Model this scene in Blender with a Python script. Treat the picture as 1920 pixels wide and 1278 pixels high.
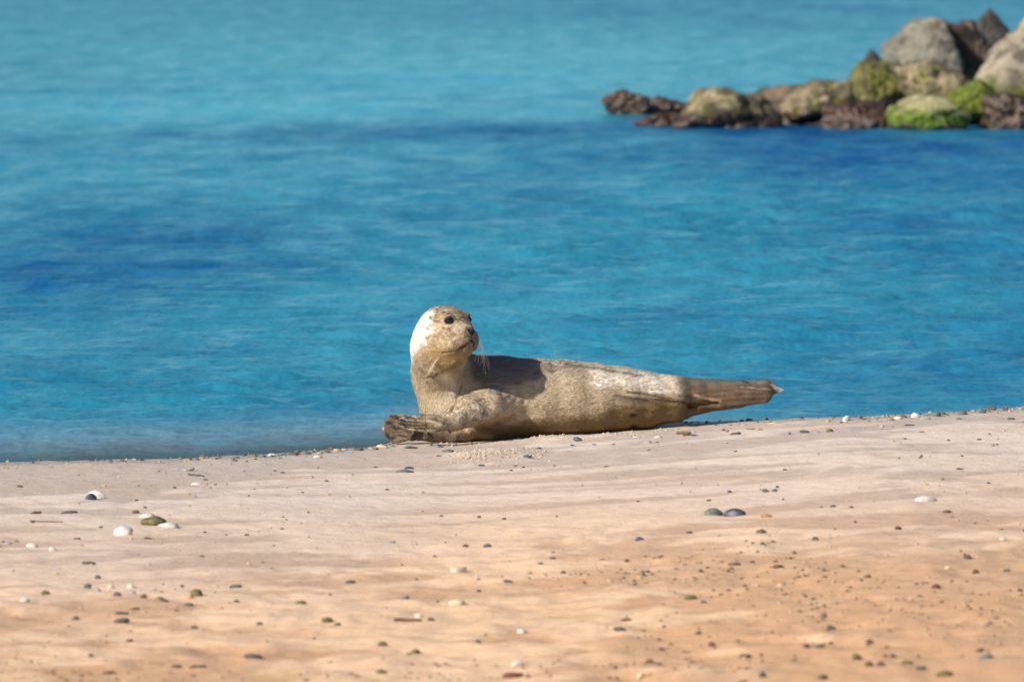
import bpy, bmesh, math, random
import numpy as np
from mathutils import Vector, Matrix, noise as mnoise

random.seed(7); rng = np.random.default_rng(11)
for o in list(bpy.data.objects): bpy.data.objects.remove(o)
S = bpy.context.scene; COL = S.collection

# ------------------------------------------------------------------ camera, sky, sun, exposure
CAM_H = 1.53; F = 16000.0; PITCH = math.atan(789.0/F)
cd = bpy.data.cameras.new('camera'); cam = bpy.data.objects.new('camera', cd); COL.objects.link(cam)
cam.location = (0, 0, CAM_H); cam.rotation_euler = (math.pi/2-PITCH, 0, 0)
cd.sensor_width = 36; cd.lens = 300; cd.clip_start = 0.5; cd.clip_end = 9000
cd.dof.use_dof = True; cd.dof.focus_distance = 24.5; cd.dof.aperture_fstop = 11.8
S.camera = cam

SUN_EL = 28.0; SUN_AZ = 228.0      # azimuth measured clockwise from +Y: the sun stands left, a little on the camera's side
w = bpy.data.worlds.new('World'); S.world = w; w.use_nodes = True
nt = w.node_tree; bg = nt.nodes['Background']
sky = nt.nodes.new('ShaderNodeTexSky'); sky.sky_type = 'NISHITA'; sky.sun_disc = False
sky.sun_elevation = math.radians(SUN_EL); sky.sun_rotation = math.radians(SUN_AZ)
sky.ozone_density = 2.5; sky.dust_density = 0.4; sky.air_density = 1.0
nt.links.new(sky.outputs[0], bg.inputs[0]); bg.inputs[1].default_value = 0.085
ld = bpy.data.lights.new('sun', 'SUN'); ld.energy = 5.0; ld.angle = math.radians(0.5); ld.color = (1, 0.93, 0.82)
sun = bpy.data.objects.new('sun', ld); COL.objects.link(sun)
a, e = math.radians(SUN_AZ), math.radians(SUN_EL)
SD = Vector((math.sin(a)*math.cos(e), math.cos(a)*math.cos(e), math.sin(e)))
sun.rotation_euler = SD.to_track_quat('Z', 'Y').to_euler()
S.view_settings.view_transform = 'Standard'; S.view_settings.look = 'None'
S.view_settings.exposure = 0.36; S.view_settings.gamma = 1.0; S.view_settings.use_curve_mapping = False

# ------------------------------------------------------------------ helpers
CP, SP = math.cos(PITCH), math.sin(PITCH)
def P(px, py, Y):
    """place a point seen at photo position px, py at the distance Y"""
    a, b = (px-960)/F, (639-py)/F
    dy = CP + b*SP; dz = -SP + b*CP
    t = Y/dy
    return np.array([a*t, Y, CAM_H + dz*t])
def to_px(p):
    x, y, z = p[..., 0], p[..., 1], p[..., 2]-CAM_H
    d = y*CP - z*SP; v = y*SP + z*CP
    return 960+F*x/d, 639-F*v/d

_perm = np.random.default_rng(3).permutation(256).astype(np.int64)
_perm = np.concatenate([_perm, _perm, _perm])
_g = np.random.default_rng(4).normal(size=(256, 3)); _g /= np.linalg.norm(_g, axis=1)[:, None]
def pn(x, y, z=0.0):
    x, y, z = np.broadcast_arrays(np.asarray(x, float), np.asarray(y, float), np.asarray(z, float))
    xi, yi, zi = np.floor(x), np.floor(y), np.floor(z)
    fx, fy, fz = x-xi, y-yi, z-zi
    xi, yi, zi = (xi.astype(np.int64) & 255), (yi.astype(np.int64) & 255), (zi.astype(np.int64) & 255)
    u, v, w_ = [t*t*t*(t*(t*6-15)+10) for t in (fx, fy, fz)]
    r = 0
    for i in (0, 1):
        for j in (0, 1):
            for k in (0, 1):
                h = _perm[_perm[_perm[xi+i]+yi+j]+zi+k]
                g = _g[h]
                d = g[..., 0]*(fx-i)+g[..., 1]*(fy-j)+g[..., 2]*(fz-k)
                r = r + d*(u if i else 1-u)*(v if j else 1-v)*(w_ if k else 1-w_)
    return r*1.6
def fbm(x, y, z=0.0, o=4, lac=2.03, gain=0.5):
    r = 0; a = 1; f = 1
    for i in range(o):
        r = r + a*pn(np.asarray(x)*f+17*i, np.asarray(y)*f+5*i, np.asarray(z)*f+31*i); a *= gain; f *= lac
    return r
def sstep(a, b, x):
    t = np.clip((np.asarray(x)-a)/(b-a), 0, 1); return t*t*(3-2*t)

def mesh_np(name, V, Fq, smooth=True):
    me = bpy.data.meshes.new(name)
    V = np.asarray(V, np.float32); Fq = np.asarray(Fq, np.int32); n = Fq.shape[1]
    me.vertices.add(len(V)); me.vertices.foreach_set('co', V.ravel())
    me.loops.add(Fq.size); me.loops.foreach_set('vertex_index', Fq.ravel())
    me.polygons.add(len(Fq)); me.polygons.foreach_set('loop_start', np.arange(0, Fq.size, n, dtype=np.int32))
    me.polygons.foreach_set('loop_total', np.full(len(Fq), n, np.int32))
    me.polygons.foreach_set('use_smooth', np.full(len(Fq), smooth))
    me.update(calc_edges=True); me.validate()
    return me
def fattr(me, name, arr):
    at = me.attributes.new(name, 'FLOAT', 'POINT'); at.data.foreach_set('value', np.asarray(arr, np.float32).ravel())
def cattr(me, name, arr):
    arr = np.asarray(arr, np.float32)
    if arr.shape[1] == 3: arr = np.concatenate([arr, np.ones((len(arr), 1), np.float32)], 1)
    at = me.attributes.new(name, 'FLOAT_COLOR', 'POINT'); at.data.foreach_set('color', arr.ravel())
def link(name, me, mat=None, parent=None):
    o = bpy.data.objects.new(name, me); COL.objects.link(o)
    if mat and not me.materials: me.materials.append(mat)
    if parent: o.parent = parent
    return o
def tag(o, label=None, cat=None, group=None, kind=None):
    if label: o['label'] = label
    if cat: o['category'] = cat
    if group: o['group'] = group
    if kind: o['kind'] = kind
    return o
def grid_faces(nr, nc):
    i = np.arange(nr-1)[:, None]*nc + np.arange(nc-1)[None, :]
    i = i.ravel()
    return np.stack([i, i+1, i+nc+1, i+nc], 1)

# material helpers
class NT:
    def __init__(s, name):
        s.m = bpy.data.materials.new(name); s.m.use_nodes = True; s.t = s.m.node_tree
        s.b = s.t.nodes['Principled BSDF']; s.out = s.t.nodes['Material Output']
    def n(s, typ, **kw):
        nd = s.t.nodes.new(typ)
        for k, v in kw.items(): setattr(nd, k, v)
        return nd
    def l(s, a, b): s.t.links.new(a, b)
    def pos(s, sc=(1, 1, 1)):
        g = s.n('ShaderNodeNewGeometry'); m = s.n('ShaderNodeMapping'); m.inputs['Scale'].default_value = sc
        s.l(g.outputs['Position'], m.inputs[0]); return m.outputs[0]
    def noise(s, vec, scale, detail=4, rough=0.55, dist=0.0):
        nd = s.n('ShaderNodeTexNoise'); nd.inputs['Scale'].default_value = scale; nd.inputs['Detail'].default_value = detail
        nd.inputs['Roughness'].default_value = rough; nd.inputs['Distortion'].default_value = dist
        s.l(vec, nd.inputs['Vector']); return nd.outputs['Fac']
    def rng(s, v, a, b, c=0.0, d=1.0):
        nd = s.n('ShaderNodeMapRange'); nd.interpolation_type = 'SMOOTHSTEP'
        for i, q in zip((1, 2, 3, 4), (a, b, c, d)): nd.inputs[i].default_value = q
        s.l(v, nd.inputs[0]); return nd.outputs[0]
    def mix(s, f, a, b, mode='MIX'):
        nd = s.n('ShaderNodeMix', data_type='RGBA', blend_type=mode)
        for sock, v in ((nd.inputs[0], f), (nd.inputs[6], a), (nd.inputs[7], b)):
            if hasattr(v, 'is_linked') or hasattr(v, 'links'): s.l(v, sock)
            elif isinstance(v, (int, float)): sock.default_value = v
            else: sock.default_value = (*v, 1) if len(v) == 3 else v
        return nd.outputs[2]
    def math(s, op, a, b=0.0, c=None):
        nd = s.n('ShaderNodeMath', operation=op)
        for i, v in enumerate((a, b) if c is None else (a, b, c)):
            if isinstance(v, (int, float)): nd.inputs[i].default_value = v
            else: s.l(v, nd.inputs[i])
        return nd.outputs[0]
    def attr(s, name, out='Fac'):
        nd = s.n('ShaderNodeAttribute', attribute_name=name); return nd.outputs[out]
    def bump(s, h, strength, dist, prev=None):
        nd = s.n('ShaderNodeBump'); nd.inputs['Strength'].default_value = strength; nd.inputs['Distance'].default_value = dist
        s.l(h, nd.inputs['Height'])
        if prev is not None: s.l(prev, nd.inputs['Normal'])
        return nd.outputs[0]

# ------------------------------------------------------------------ the lie of the land
def base_level(x):
    return 0.036 + 0.060*np.clip((x+0.05), -0.1, 1.0)*sstep(-1.0, 0.5, x)
# beach crest, drawn in the photo's positions and laid on the ground
_sh = [(-600, 880), (0, 868), (300, 861), (500, 852), (640, 844), (700, 838), (760, 822), (880, 797), (1050, 786), (1230, 789),
       (1300, 790), (1480, 786), (1600, 782), (1720, 775), (1920, 764), (2500, 735)]
def ground_hit(px, py, zf):
    Y = 24.0
    for _ in range(12):
        p = P(px, py, Y); z = float(zf(p[0], p[1]))
        b = (639-py)/F; k = (-SP+b*CP)/(CP+b*SP)
        Y = (z-CAM_H)/k
    return P(px, py, Y)
_sw = np.array([ground_hit(a, b, lambda x, y: base_level(x)) for a, b in _sh])
def shore_y(x):
    x = np.asarray(x, float)
    y = np.interp(x, _sw[:, 0], _sw[:, 1])
    y = np.where(x < _sw[0, 0], _sw[0, 1]+(x-_sw[0, 0])*0.3, y); y = np.where(x > _sw[-1, 0], _sw[-1, 1]+(x-_sw[-1, 0])*0.6, y)
    return y + 0.02*np.sin(x*9) + 0.012*np.sin(x*23+1)
def ground_smooth(x, y):
    s = shore_y(x)-y                       # metres inland of the crest
    b = base_level(x)
    land = b + 0.004*np.clip(s, 0, 8) + 0.05*np.clip(s-9, 0, 300)*0.3
    sea = b - np.where(s < 0, (b+0.02)*sstep(0, 0.5, -s) + 0.11*np.clip(-s-0.4, 0, 12) + 0.01*np.clip(-s-12, 0, 150), 0)
    return np.where(s > 0, land, sea)
def dryness(x, y):
    u_ = x*1.7+0.35*fbm(x*1.3+9, y*0.8, 2, 2); v_ = (y-0.28*x)*1.9
    n = 0.8*fbm(u_+0.9*pn(x*0.7, y*0.5, 7), v_+0.6*pn(x*1.1, y*0.9, 8), 1.0, 5, gain=0.55)
    n = n+0.45*fbm(x*0.6, y*0.45, 21, 2)
    r = np.sin((y-0.25*x)*17+4.5*pn(x*0.8, y*1.0, 3)+1.6*pn(x*2.6, y*2, 9))*0.13*(0.5+sstep(-.3, .5, pn(x*0.5, y*0.5, 14)))
    s = shore_y(x)-y
    return sstep(-0.55, 0.75, n+r-0.12+0.35*sstep(0.3, 2.5, s)-0.5*sstep(3.5, 6.5, s)*sstep(0.0, 0.9, x))
def ground(x, y):
    s = shore_y(x)-y
    near = sstep(12, 15, y)*sstep(5, 3, np.abs(x))
    d = dryness(x, y)
    z = ground_smooth(x, y)
    z = z + near*sstep(-0.02, 0.3, s)*(0.006*(d-0.5) + 0.005*fbm(x*1.2, y*1.2, 5, 3)) + near*0.0022*fbm(x*16, y*16, 6, 3)
    # trampled sand in the foreground
    z = z + near*sstep(3.5, 6, s)*0.010*fbm(x*5.5, y*5, 11, 3)
    # sandy crumbs pushed up by the seal
    for (px, py, a, rx, ry) in CRUMB: z = z + a*np.exp(-((x-px)/rx)**2-((y-py)/ry)**2)*(0.7+0.9*np.abs(pn(x*45, y*45, 4)))
    return z
CRUMB = []
_c = ground_hit(905, 858, lambda x, y: ground_smooth(x, y)); CRUMB.append((_c[0], _c[1], 0.011, 0.11, 0.22))
_c = ground_hit(975, 850, lambda x, y: ground_smooth(x, y)); CRUMB.append((_c[0], _c[1], 0.010, 0.08, 0.16))
_c = ground_hit(1030, 823, lambda x, y: ground_smooth(x, y)); CRUMB.append((_c[0], _c[1]-0.03, 0.010, 0.16, 0.06))

def spread(lo, hi, step, far_lo, far_hi, g=1.35):
    c = list(np.arange(lo, hi+step*0.5, step)); s = step
    while c[-1] < far_hi: s *= g; c.append(c[-1]+s)
    s = step
    while c[0] > far_lo: s *= g; c.insert(0, c[0]-s)
    return np.array(c)
xs = spread(-1.75, 1.75, 0.0095, -3000, 3000); ys = spread(16.2, 26.2, 0.017, -200, 5000)
X, Y = np.meshgrid(xs, ys)
Z = ground(X, Y)
Z = np.where(np.abs(X) > 400, np.minimum(Z, 6), Z); Z = np.minimum(Z, 4.0)
me = mesh_np('sand', np.stack([X, Y, Z], -1).reshape(-1, 3), grid_faces(len(ys), len(xs)))
fattr(me, 'dry', dryness(X, Y)); s_in = shore_y(X)-Y
fattr(me, 'inland', s_in)
M = NT('beach_sand')
dry = M.attr('dry'); inl = M.attr('inland')
p1 = M.pos()
edge = M.math('ADD', dry, M.math('MULTIPLY', M.math('SUBTRACT', M.noise(p1, 14, 5, 0.6), 0.5), 0.55))
dm = M.rng(edge, 0.25, 0.8)
warm = M.rng(M.math('ADD', inl, M.math('MULTIPLY', M.math('SUBTRACT', M.noise(p1, 0.9, 3), 0.5), 3.0)), 0.8, 7.5)
damp = M.mix(warm, (0.54, 0.44, 0.37), (0.64, 0.37, 0.20))
dryc = M.mix(warm, (0.74, 0.61, 0.51), (0.83, 0.54, 0.33))
c = M.mix(dm, damp, dryc)
blot = M.rng(M.noise(p1, 2.3, 5, 0.62), 0.35, 0.7)
c = M.mix(M.math('MULTIPLY', blot, 0.30), c, (0.52, 0.36, 0.24))
grain = M.noise(p1, 210, 3, 0.7)
c = M.mix(M.rng(grain, 0.62, 0.78, 0, 0.55), c, (0.20, 0.13, 0.09))
c = M.mix(M.rng(M.noise(M.pos((1, 1, 1)), 160, 2, 0.7), 0.66, 0.8, 0, 0.6), c, (0.95, 0.84, 0.70))
wet = M.rng(M.math('ADD', inl, M.math('MULTIPLY', M.math('SUBTRACT', M.noise(p1, 3.5, 4), 0.5), 0.35)), 0.22, -0.02)
c = M.mix(wet, c, (0.36, 0.30, 0.245))
M.l(c, M.b.inputs['Base Color'])
M.l(M.rng(wet, 0, 1, 0.95, 0.35), M.b.inputs['Roughness']); M.b.inputs['Specular IOR Level'].default_value = 0.2
bn = M.bump(M.noise(p1, 130, 4, 0.7), 0.5, 0.006)
bn = M.bump(M.noise(p1, 28, 4, 0.6), 0.35, 0.012, bn)
M.l(bn, M.b.inputs['Normal'])
tag(link('beach', me, M.m), kind='structure')

# ------------------------------------------------------------------ sea
def sea_rows():
    py = np.concatenate([np.arange(885, -60, -1.25)])
    yy = CAM_H*F/(py+150.0)
    yy = yy[yy > 22]
    yy = list(np.concatenate([np.arange(21.0, yy[0]-0.02, 0.2), yy])); s = yy[-1]-yy[-2]
    while yy[-1] < 6000: s *= 1.2; yy.append(yy[-1]+s)
    return np.array(yy)
wy = sea_rows(); tt = spread(-0.066, 0.066, 0.00021, -1.5, 1.5, 1.2)
T, WY = np.meshgrid(tt, wy); WX = T*WY
WX = np.where(np.abs(T) > 0.2, WX*1.0, WX)
near = np.minimum(WY, 4000)
dyl = np.gradient(wy)[:, None]*np.ones_like(T); dxl = np.maximum(0.00021*WY, 0.004)
WZ = np.zeros_like(WX); r2 = np.random.default_rng(21)
for i in range(90):
    lam = 0.075*(0.75/0.075)**(r2.random()**1.3); k = 2*math.pi/lam
    th = math.radians(90)+r2.normal()*0.62 if i % 3 else math.radians(55)+r2.normal()*0.4   # mostly travelling to the beach
    kx, ky = k*math.cos(th), k*math.sin(th)
    amp = 0.0108*lam/(1+lam*2.2) * (0.6+0.8*r2.random())
    # how well this wave fits the mesh here
    ok = sstep(2.4, 4.0, lam/np.maximum(np.abs(math.sin(th))*dyl, 1e-6))*sstep(2.4, 4.0, lam/np.maximum(np.abs(math.cos(th))*dxl, 1e-6))
    WZ += amp*ok*np.sin(kx*WX+ky*WY+r2.random()*6.28+0.8*pn(WX*0.3+i, WY*0.3, i))
for i in range(26):
    lam = 1.2+5*r2.random(); k = 2*math.pi/lam; th = math.radians(90)+r2.normal()*0.5
    ok = sstep(2.4, 4.0, lam/dyl)
    WZ += 0.0007*lam**0.7*ok*np.sin(k*math.cos(th)*WX+k*math.sin(th)*WY+r2.random()*6.28)
gust = 0.75+0.55*fbm(WX*0.25, WY*0.09, 2, 3)
off = WY-shore_y(WX)                       # metres out from the crest
calm = sstep(0.0, 4.0, off)
WZ = WZ*np.clip(gust, 0.25, 1.5)*(0.10+0.90*calm)
WZ += 0.004*np.exp(-((off-0.45-0.12*pn(WX*2, 0, 5))/0.07)**2) + 0.004*np.exp(-((off-1.3-0.3*pn(WX*1.2, 0, 6))/0.12)**2)
WZ = np.where(np.abs(T) > 0.3, 0, WZ)
WZ = np.maximum(WZ, -0.02*1.0)
me = mesh_np('sea', np.stack([WX, WY, WZ], -1).reshape(-1, 3), grid_faces(len(wy), len(tt)))
# body colour of the water: weed and depth, with the boulders' dark reflection painted in
px, py = 960+F*T, CAM_H*F/WY-150.0
def blob(cx, cy, rx, ry): return np.exp(-((px-cx)/rx)**2-((py-cy)/ry)**2)
nz = fbm(WX*0.35, WY*0.07, 1, 4); nz2 = fbm(WX*1.6, WY*0.5, 2, 4)
deep = 1.1*blob(1050, 240, 330, 13)+0.65*blob(650, 256, 420, 12)+0.95*blob(1550, 275, 520, 45)+0.55*blob(1750, 360, 420, 90)
deep += 0.62*blob(40, 530, 280, 65)+0.45*blob(330, 445, 340, 30)+0.45*blob(480, 500, 260, 14)+0.35*blob(1900, 700, 400, 80)+0.28*blob(60, 690, 240, 60)+0.30*sstep(1250, 1900, px)*sstep(280, 420, py)
deep += 0.35*blob(1500, 20, 700, 40)+0.25*blob(1100, 600, 900, 18)
light = 1.0*blob(250, 207, 620, 22)+0.8*blob(900, 130, 900, 80)+0.35*blob(1000, 620, 600, 200)+0.3*blob(420, 330, 400, 40)
deep = deep*(1+0.55*nz)+0.20*nz+0.10*nz2
deep = deep*(1-0.5*np.exp(-((py-860)/60)**2)); fattr(me, 'deep', np.clip(deep, 0, 1)); fattr(me, 'light', np.clip(light*(1+0.5*nz)-0.15*nz2, 0, 1)); fattr(me, 'off', off+1.1*sstep(-0.3, 0.9, WX))
M = NT('sea_water')
deep_refl_n, lightn, offn = M.attr('deep'), M.attr('light'), M.attr('off')
c = M.mix(lightn, (0.014, 0.160, 0.262), (0.05, 0.33, 0.43))
c = M.mix(deep_refl_n, c, (0.003, 0.06, 0.215))
rip = M.noise(M.pos((1.6, 0.35, 1)), 2.2, 5, 0.62)
c = M.mix(M.rng(rip, 0.40, 0.70, 0, 0.3), c, (0.06, 0.27, 0.36)); c = M.mix(M.rng(rip, 0.50, 0.28, 0, 0.3), c, (0.006, 0.115, 0.235))
rip2 = M.noise(M.pos((1.0, 0.13, 1)), 0.9, 6, 0.62)
c = M.mix(M.rng(rip2, 0.42, 0.68, 0, 0.30), c, (0.05, 0.33, 0.43)); c = M.mix(M.rng(rip2, 0.50, 0.30, 0, 0.25), c, (0.005, 0.10, 0.235))
shal = M.rng(offn, 3.2, 0.2)
c = M.mix(M.math('MULTIPLY', shal, 0.85), c, (0.24, 0.265, 0.28))
bn = M.bump(M.noise(M.pos((1, 0.6, 1)), 10, 3, 0.55), 0.42, 0.03)
bn = M.bump(M.noise(M.pos((1, 0.35, 1)), 2.6, 4, 0.6), 0.35, 0.10, bn)
df = M.n('ShaderNodeBsdfDiffuse'); M.l(c, df.inputs[0]); M.l(bn, df.inputs['Normal'])
gl = M.n('ShaderNodeBsdfAnisotropic'); gl.inputs['Color'].default_value = (0.46, 0.86, 1.0, 1); gl.inputs['Roughness'].default_value = 0.14; M.l(bn, gl.inputs['Normal'])
fr_ = M.n('ShaderNodeFresnel'); fr_.inputs[0].default_value = 1.33; M.l(bn, fr_.inputs['Normal'])
fl_ = M.rng(M.noise(M.pos((1, 0.22, 1)), 2.6, 8, 0.76), 0.37, 0.65, 0.40, 1.6)
fl_ = M.math('MULTIPLY', fl_, M.math('MULTIPLY_ADD', deep_refl_n, -0.6, 1.0)); fl_ = M.math('MULTIPLY', fl_, M.math('MULTIPLY_ADD', shal, 0.7, 1.0)); fl_ = M.math('MULTIPLY', fl_, M.math('MULTIPLY_ADD', lightn, 0.35, 1.0))
wm = M.n('ShaderNodeMixShader'); M.l(M.math('MULTIPLY', fl_, M.rng(fr_.outputs[0], 0.12, 1.0, 0.03, 0.40)), wm.inputs[0]); M.l(df.outputs[0], wm.inputs[1]); M.l(gl.outputs[0], wm.inputs[2])
tr = M.n('ShaderNodeBsdfTransparent'); tr.inputs[0].default_value = (0.8, 0.9, 0.95, 1)
ms = M.n('ShaderNodeMixShader'); M.l(M.rng(offn, 1.9, 0.25, 0.0, 0.75), ms.inputs[0]); M.l(wm.outputs[0], ms.inputs[1]); M.l(tr.outputs[0], ms.inputs[2])
M.l(ms.outputs[0], M.out.inputs[0])
tag(link('sea', me, M.m), kind='structure')

# ------------------------------------------------------------------ boulders of the breakwater
def rock_mat(name, stone, stone2, moss=(0.10, 0.13, 0.012), moss_amt=0.0, moss_lo=0.0, moss_hi=1.0, weed=0.15, weedc=(0.045, 0.026, 0.014), up=0.0):
    M = NT(name); p = M.pos(); g = M.n('ShaderNodeNewGeometry')
    sep = M.n('ShaderNodeSeparateXYZ'); M.l(g.outputs['Position'], sep.inputs[0]); z = sep.outputs[2]
    nrm = M.n('ShaderNodeSeparateXYZ'); M.l(g.outputs['Normal'], nrm.inputs[0])
    c = M.mix(M.rng(M.noise(p, 4, 6, 0.65), 0.36, 0.62), stone, stone2)
    c = M.mix(M.rng(M.noise(p, 4.6, 6, 0.7), 0.49, 0.60, 0, 0.9), c, tuple(v*0.3 for v in stone2))
    c = M.mix(M.rng(M.noise(p, 42, 3, 0.7), 0.55, 0.72, 0, 0.5), c, tuple(min(v*1.7, 0.75) for v in stone))
    n1 = M.noise(p, 4.5, 5, 0.65)
    if moss_amt > 0:
        zz = M.math('ADD', z, M.math('MULTIPLY', M.math('SUBTRACT', n1, 0.5), 0.5))
        band = M.math('MULTIPLY', M.rng(zz, moss_lo-0.05, moss_lo+0.04), M.rng(zz, moss_hi+0.05, moss_hi-0.05))
        f = M.math('MULTIPLY', M.math('MULTIPLY', band, M.rng(M.noise(p, 9, 5, 0.7), 0.62-0.35*moss_amt, 0.75-0.35*moss_amt)), 1.0)
        if up: f = M.math('MULTIPLY', f, M.rng(nrm.outputs[2], -up, 0.5))
        c = M.mix(f, c, M.mix(M.rng(M.noise(p, 22, 4, 0.6), 0.35, 0.65), moss, tuple(v*0.35 for v in moss)))
    wf = M.rng(M.math('ADD', z, M.math('MULTIPLY', M.math('SUBTRACT', n1, 0.5), 0.30)), weed+0.03, weed-0.03)
    wc = M.mix(M.rng(M.noise(p, 17, 4, 0.7), 0.38, 0.62), tuple(v*0.35 for v in weedc), tuple(v*1.8 for v in weedc)); wc = M.mix(M.rng(M.noise(p, 27, 3, 0.7), 0.58, 0.7, 0, 0.6), wc, (0.15, 0.10, 0.04))
    c = M.mix(wf, c, wc)
    M.l(c, M.b.inputs['Base Color']); M.l(M.rng(wf, 0, 1, 0.9, 0.33), M.b.inputs['Roughness'])
    bn = M.bump(M.noise(p, 8, 6, 0.55), 0.45, 0.05); bn = M.bump(M.noise(p, 55, 4, 0.7), 0.4, 0.02, bn)
    M.l(bn, M.b.inputs['Normal']); return M.m
_ico = {}
def ico(sub):
    if sub not in _ico:
        bm = bmesh.new(); bmesh.ops.create_icosphere(bm, subdivisions=sub, radius=1)
        _ico[sub] = (np.array([v.co[:] for v in bm.verts]), np.array([[v.index for v in f.verts] for f in bm.faces])); bm.free()
    return _ico[sub]
def rock_shape(seed, sub=5, nplanes=9, sharp=60, rough=0.06, planes=None):
    V, Fc = ico(sub); r = np.random.default_rng(seed)
    n = r.normal(size=(nplanes, 3)); n /= np.linalg.norm(n, axis=1)[:, None]
    n = np.concatenate([n, [[0, 0, 1], [0, 0, -1], [1, 0, 0], [-1, 0, 0], [0, 1, 0], [0, -1, 0]]])
    d = np.concatenate([0.64+0.32*r.random(nplanes), np.full(6, 1.0)])
    if planes is not None:
        pn_ = np.array([q[:3] for q in planes], float); pn_ /= np.linalg.norm(pn_, axis=1)[:, None]
        n = np.concatenate([n, pn_]); d = np.concatenate([d, [q[3] for q in planes]])
    q = np.maximum(V@n.T/d, 1e-3)
    rad = 1/((q**sharp).sum(1)**(1/sharp))
    o = seed*3.7
    rad *= 1+rough*1.6*fbm(V[:, 0]*1.7+o, V[:, 1]*1.7, V[:, 2]*1.7, 3)+rough*0.8*fbm(V[:, 0]*6+o, V[:, 1]*6, V[:, 2]*6, 4, gain=0.6)
    cr = fbm(V[:, 0]*2.4+o, V[:, 1]*2.4, V[:, 2]*2.4+9, 3); rad -= 0.09*np.exp(-(cr/0.045)**2)
    return V*rad[:, None], Fc
def boulder(x0, x1, y0, y1, Yd, seed, mat, label, depth=0.9, planes=None, rough=0.07, tilt=0, shag=0.0, sub=5):
    """x0..x1, y0..y1: how it stands in the photo; Yd its distance"""
    c = P((x0+x1)/2, (y0+y1)/2, Yd); k = Yd/F
    V, Fc = rock_shape(seed, sub, planes=planes, rough=rough)
    lo, hi = V.min(0), V.max(0); V = (V-(lo+hi)/2)/((hi-lo)/2)
    rx, rz = (x1-x0)/2*k, (y1-y0)/2*k
    if tilt:
        ct, st = math.cos(tilt), math.sin(tilt); V = np.stack([V[:, 0]*ct-V[:, 2]*st, V[:, 1], V[:, 0]*st+V[:, 2]*ct], 1)
        lo, hi = V.min(0), V.max(0); V = (V-(lo+hi)/2)/((hi-lo)/2)
    V = V*np.array([rx, depth*max(rx, rz*0.8), rz])
    if shag:
        W = V+c; r_ = np.linalg.norm(V, axis=1)[:, None]
        V = V+V/r_*(shag*np.abs(fbm(W[:, 0]*16, W[:, 1]*16, W[:, 2]*10, 4, gain=0.65))[:, None]) - V/r_*shag*0.4
    o = link('boulder', mesh_np('boulder', V, Fc), mat); o.location = c
    return tag(o, label, 'boulder', 'boulders of the breakwater')
TAN, TAN2 = (0.33, 0.265, 0.16), (0.11, 0.085, 0.05)
GRY, GRY2 = (0.25, 0.23, 0.18), (0.13, 0.12, 0.095)
m_pale = rock_mat('pale_granite', (0.33, 0.275, 0.20), (0.19, 0.16, 0.12), moss_amt=0.7, moss_lo=0.0, moss_hi=0.33, weed=0.21)
m_grey = rock_mat('grey_granite', GRY, GRY2, weed=0.05)
m_brown = rock_mat('brown_stained_granite', (0.15, 0.105, 0.07), (0.055, 0.036, 0.026), weed=0.1)
m_mossy = rock_mat('mossy_granite', (0.24, 0.21, 0.09), (0.13, 0.115, 0.05), moss=(0.15, 0.155, 0.018), moss_amt=0.6, moss_lo=0.02, moss_hi=0.6, weed=0.13)
m_green = rock_mat('green_algae_granite', (0.40, 0.36, 0.18), (0.28, 0.26, 0.12), moss=(0.12, 0.19, 0.01), moss_amt=1.7, moss_lo=-0.1, moss_hi=0.125, weed=0.03)
m_lime = rock_mat('lime_algae_granite', (0.24, 0.27, 0.05), (0.15, 0.19, 0.03), moss=(0.13, 0.165, 0.012), moss_amt=1.0, moss_lo=-0.1, moss_hi=0.7, weed=-0.1)
m_weed = rock_mat('weed_covered_rock', (0.12, 0.07, 0.04), (0.05, 0.03, 0.02), weed=0.5, weedc=(0.05, 0.027, 0.016))
m_tan = rock_mat('tan_granite', TAN, TAN2, moss=(0.13, 0.125, 0.02), moss_amt=0.4, moss_lo=0.03, moss_hi=0.5, weed=0.11)
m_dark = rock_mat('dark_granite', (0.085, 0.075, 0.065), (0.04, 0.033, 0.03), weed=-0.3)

boulder(1128, 1222, 168, 232, 67.6, 1, m_weed, 'low dark boulder with brown weed, outermost at the left tip of the breakwater', 1.0, [(-.6, 0, .8, .92)], shag=0.03)
boulder(1195, 1306, 180, 232, 67.9, 2, m_weed, 'low weed-brown boulder just right of the outermost rock, tapering flat', 1.0, [(.5, 0, .9, .62)], shag=0.025)
boulder(1186, 1290, 210, 268, 63.4, 3, m_weed, 'smallest low brown boulder, at the foot of the broad sloping one', 0.9, [(-.7, 0, .7, .85)], shag=0.02)
boulder(1252, 1470, 163, 285, 62.9, 4, m_tan, 'broad tan and olive boulder with sloping sides and a flat brown top', 0.8,
        [(-.78, -.25, .62, .66), (.72, -.25, .66, .62), (0, -.5, .85, .72)], rough=0.08)
boulder(1385, 1530, 158, 262, 64.7, 5, m_brown, 'brown flat-topped boulder behind the broad sloping boulder', 1.0, rough=0.07)
boulder(1462, 1615, 148, 236, 63.2, 6, m_tan, 'pale tan slab leaning over a dark gap, mid breakwater', 0.9, [(-.75, 0, .66, .72), (.1, -.3, -.9, .55), (-.2, -.4, .85, .8)], tilt=0.12)
boulder(1475, 1585, 200, 262, 64.0, 22, m_dark, 'filler rock coloured black for the shade under the leaning tan slab', 0.9)  # filler in the gap, its near-black colour stands in for shade
boulder(1562, 1718, 113, 250, 63.7, 7, m_mossy, 'square olive mossy boulder in the middle of the breakwater', 0.9, [(-.9, -.2, .4, .8), (.3, -.3, .9, .8)], rough=0.08)
boulder(1588, 1680, 92, 190, 65.2, 8, m_dark, 'small dark pointed rock peeking up behind the square mossy boulder', 0.9, [(-.75, 0, .66, .45), (.62, 0, .78, .5)])
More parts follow.
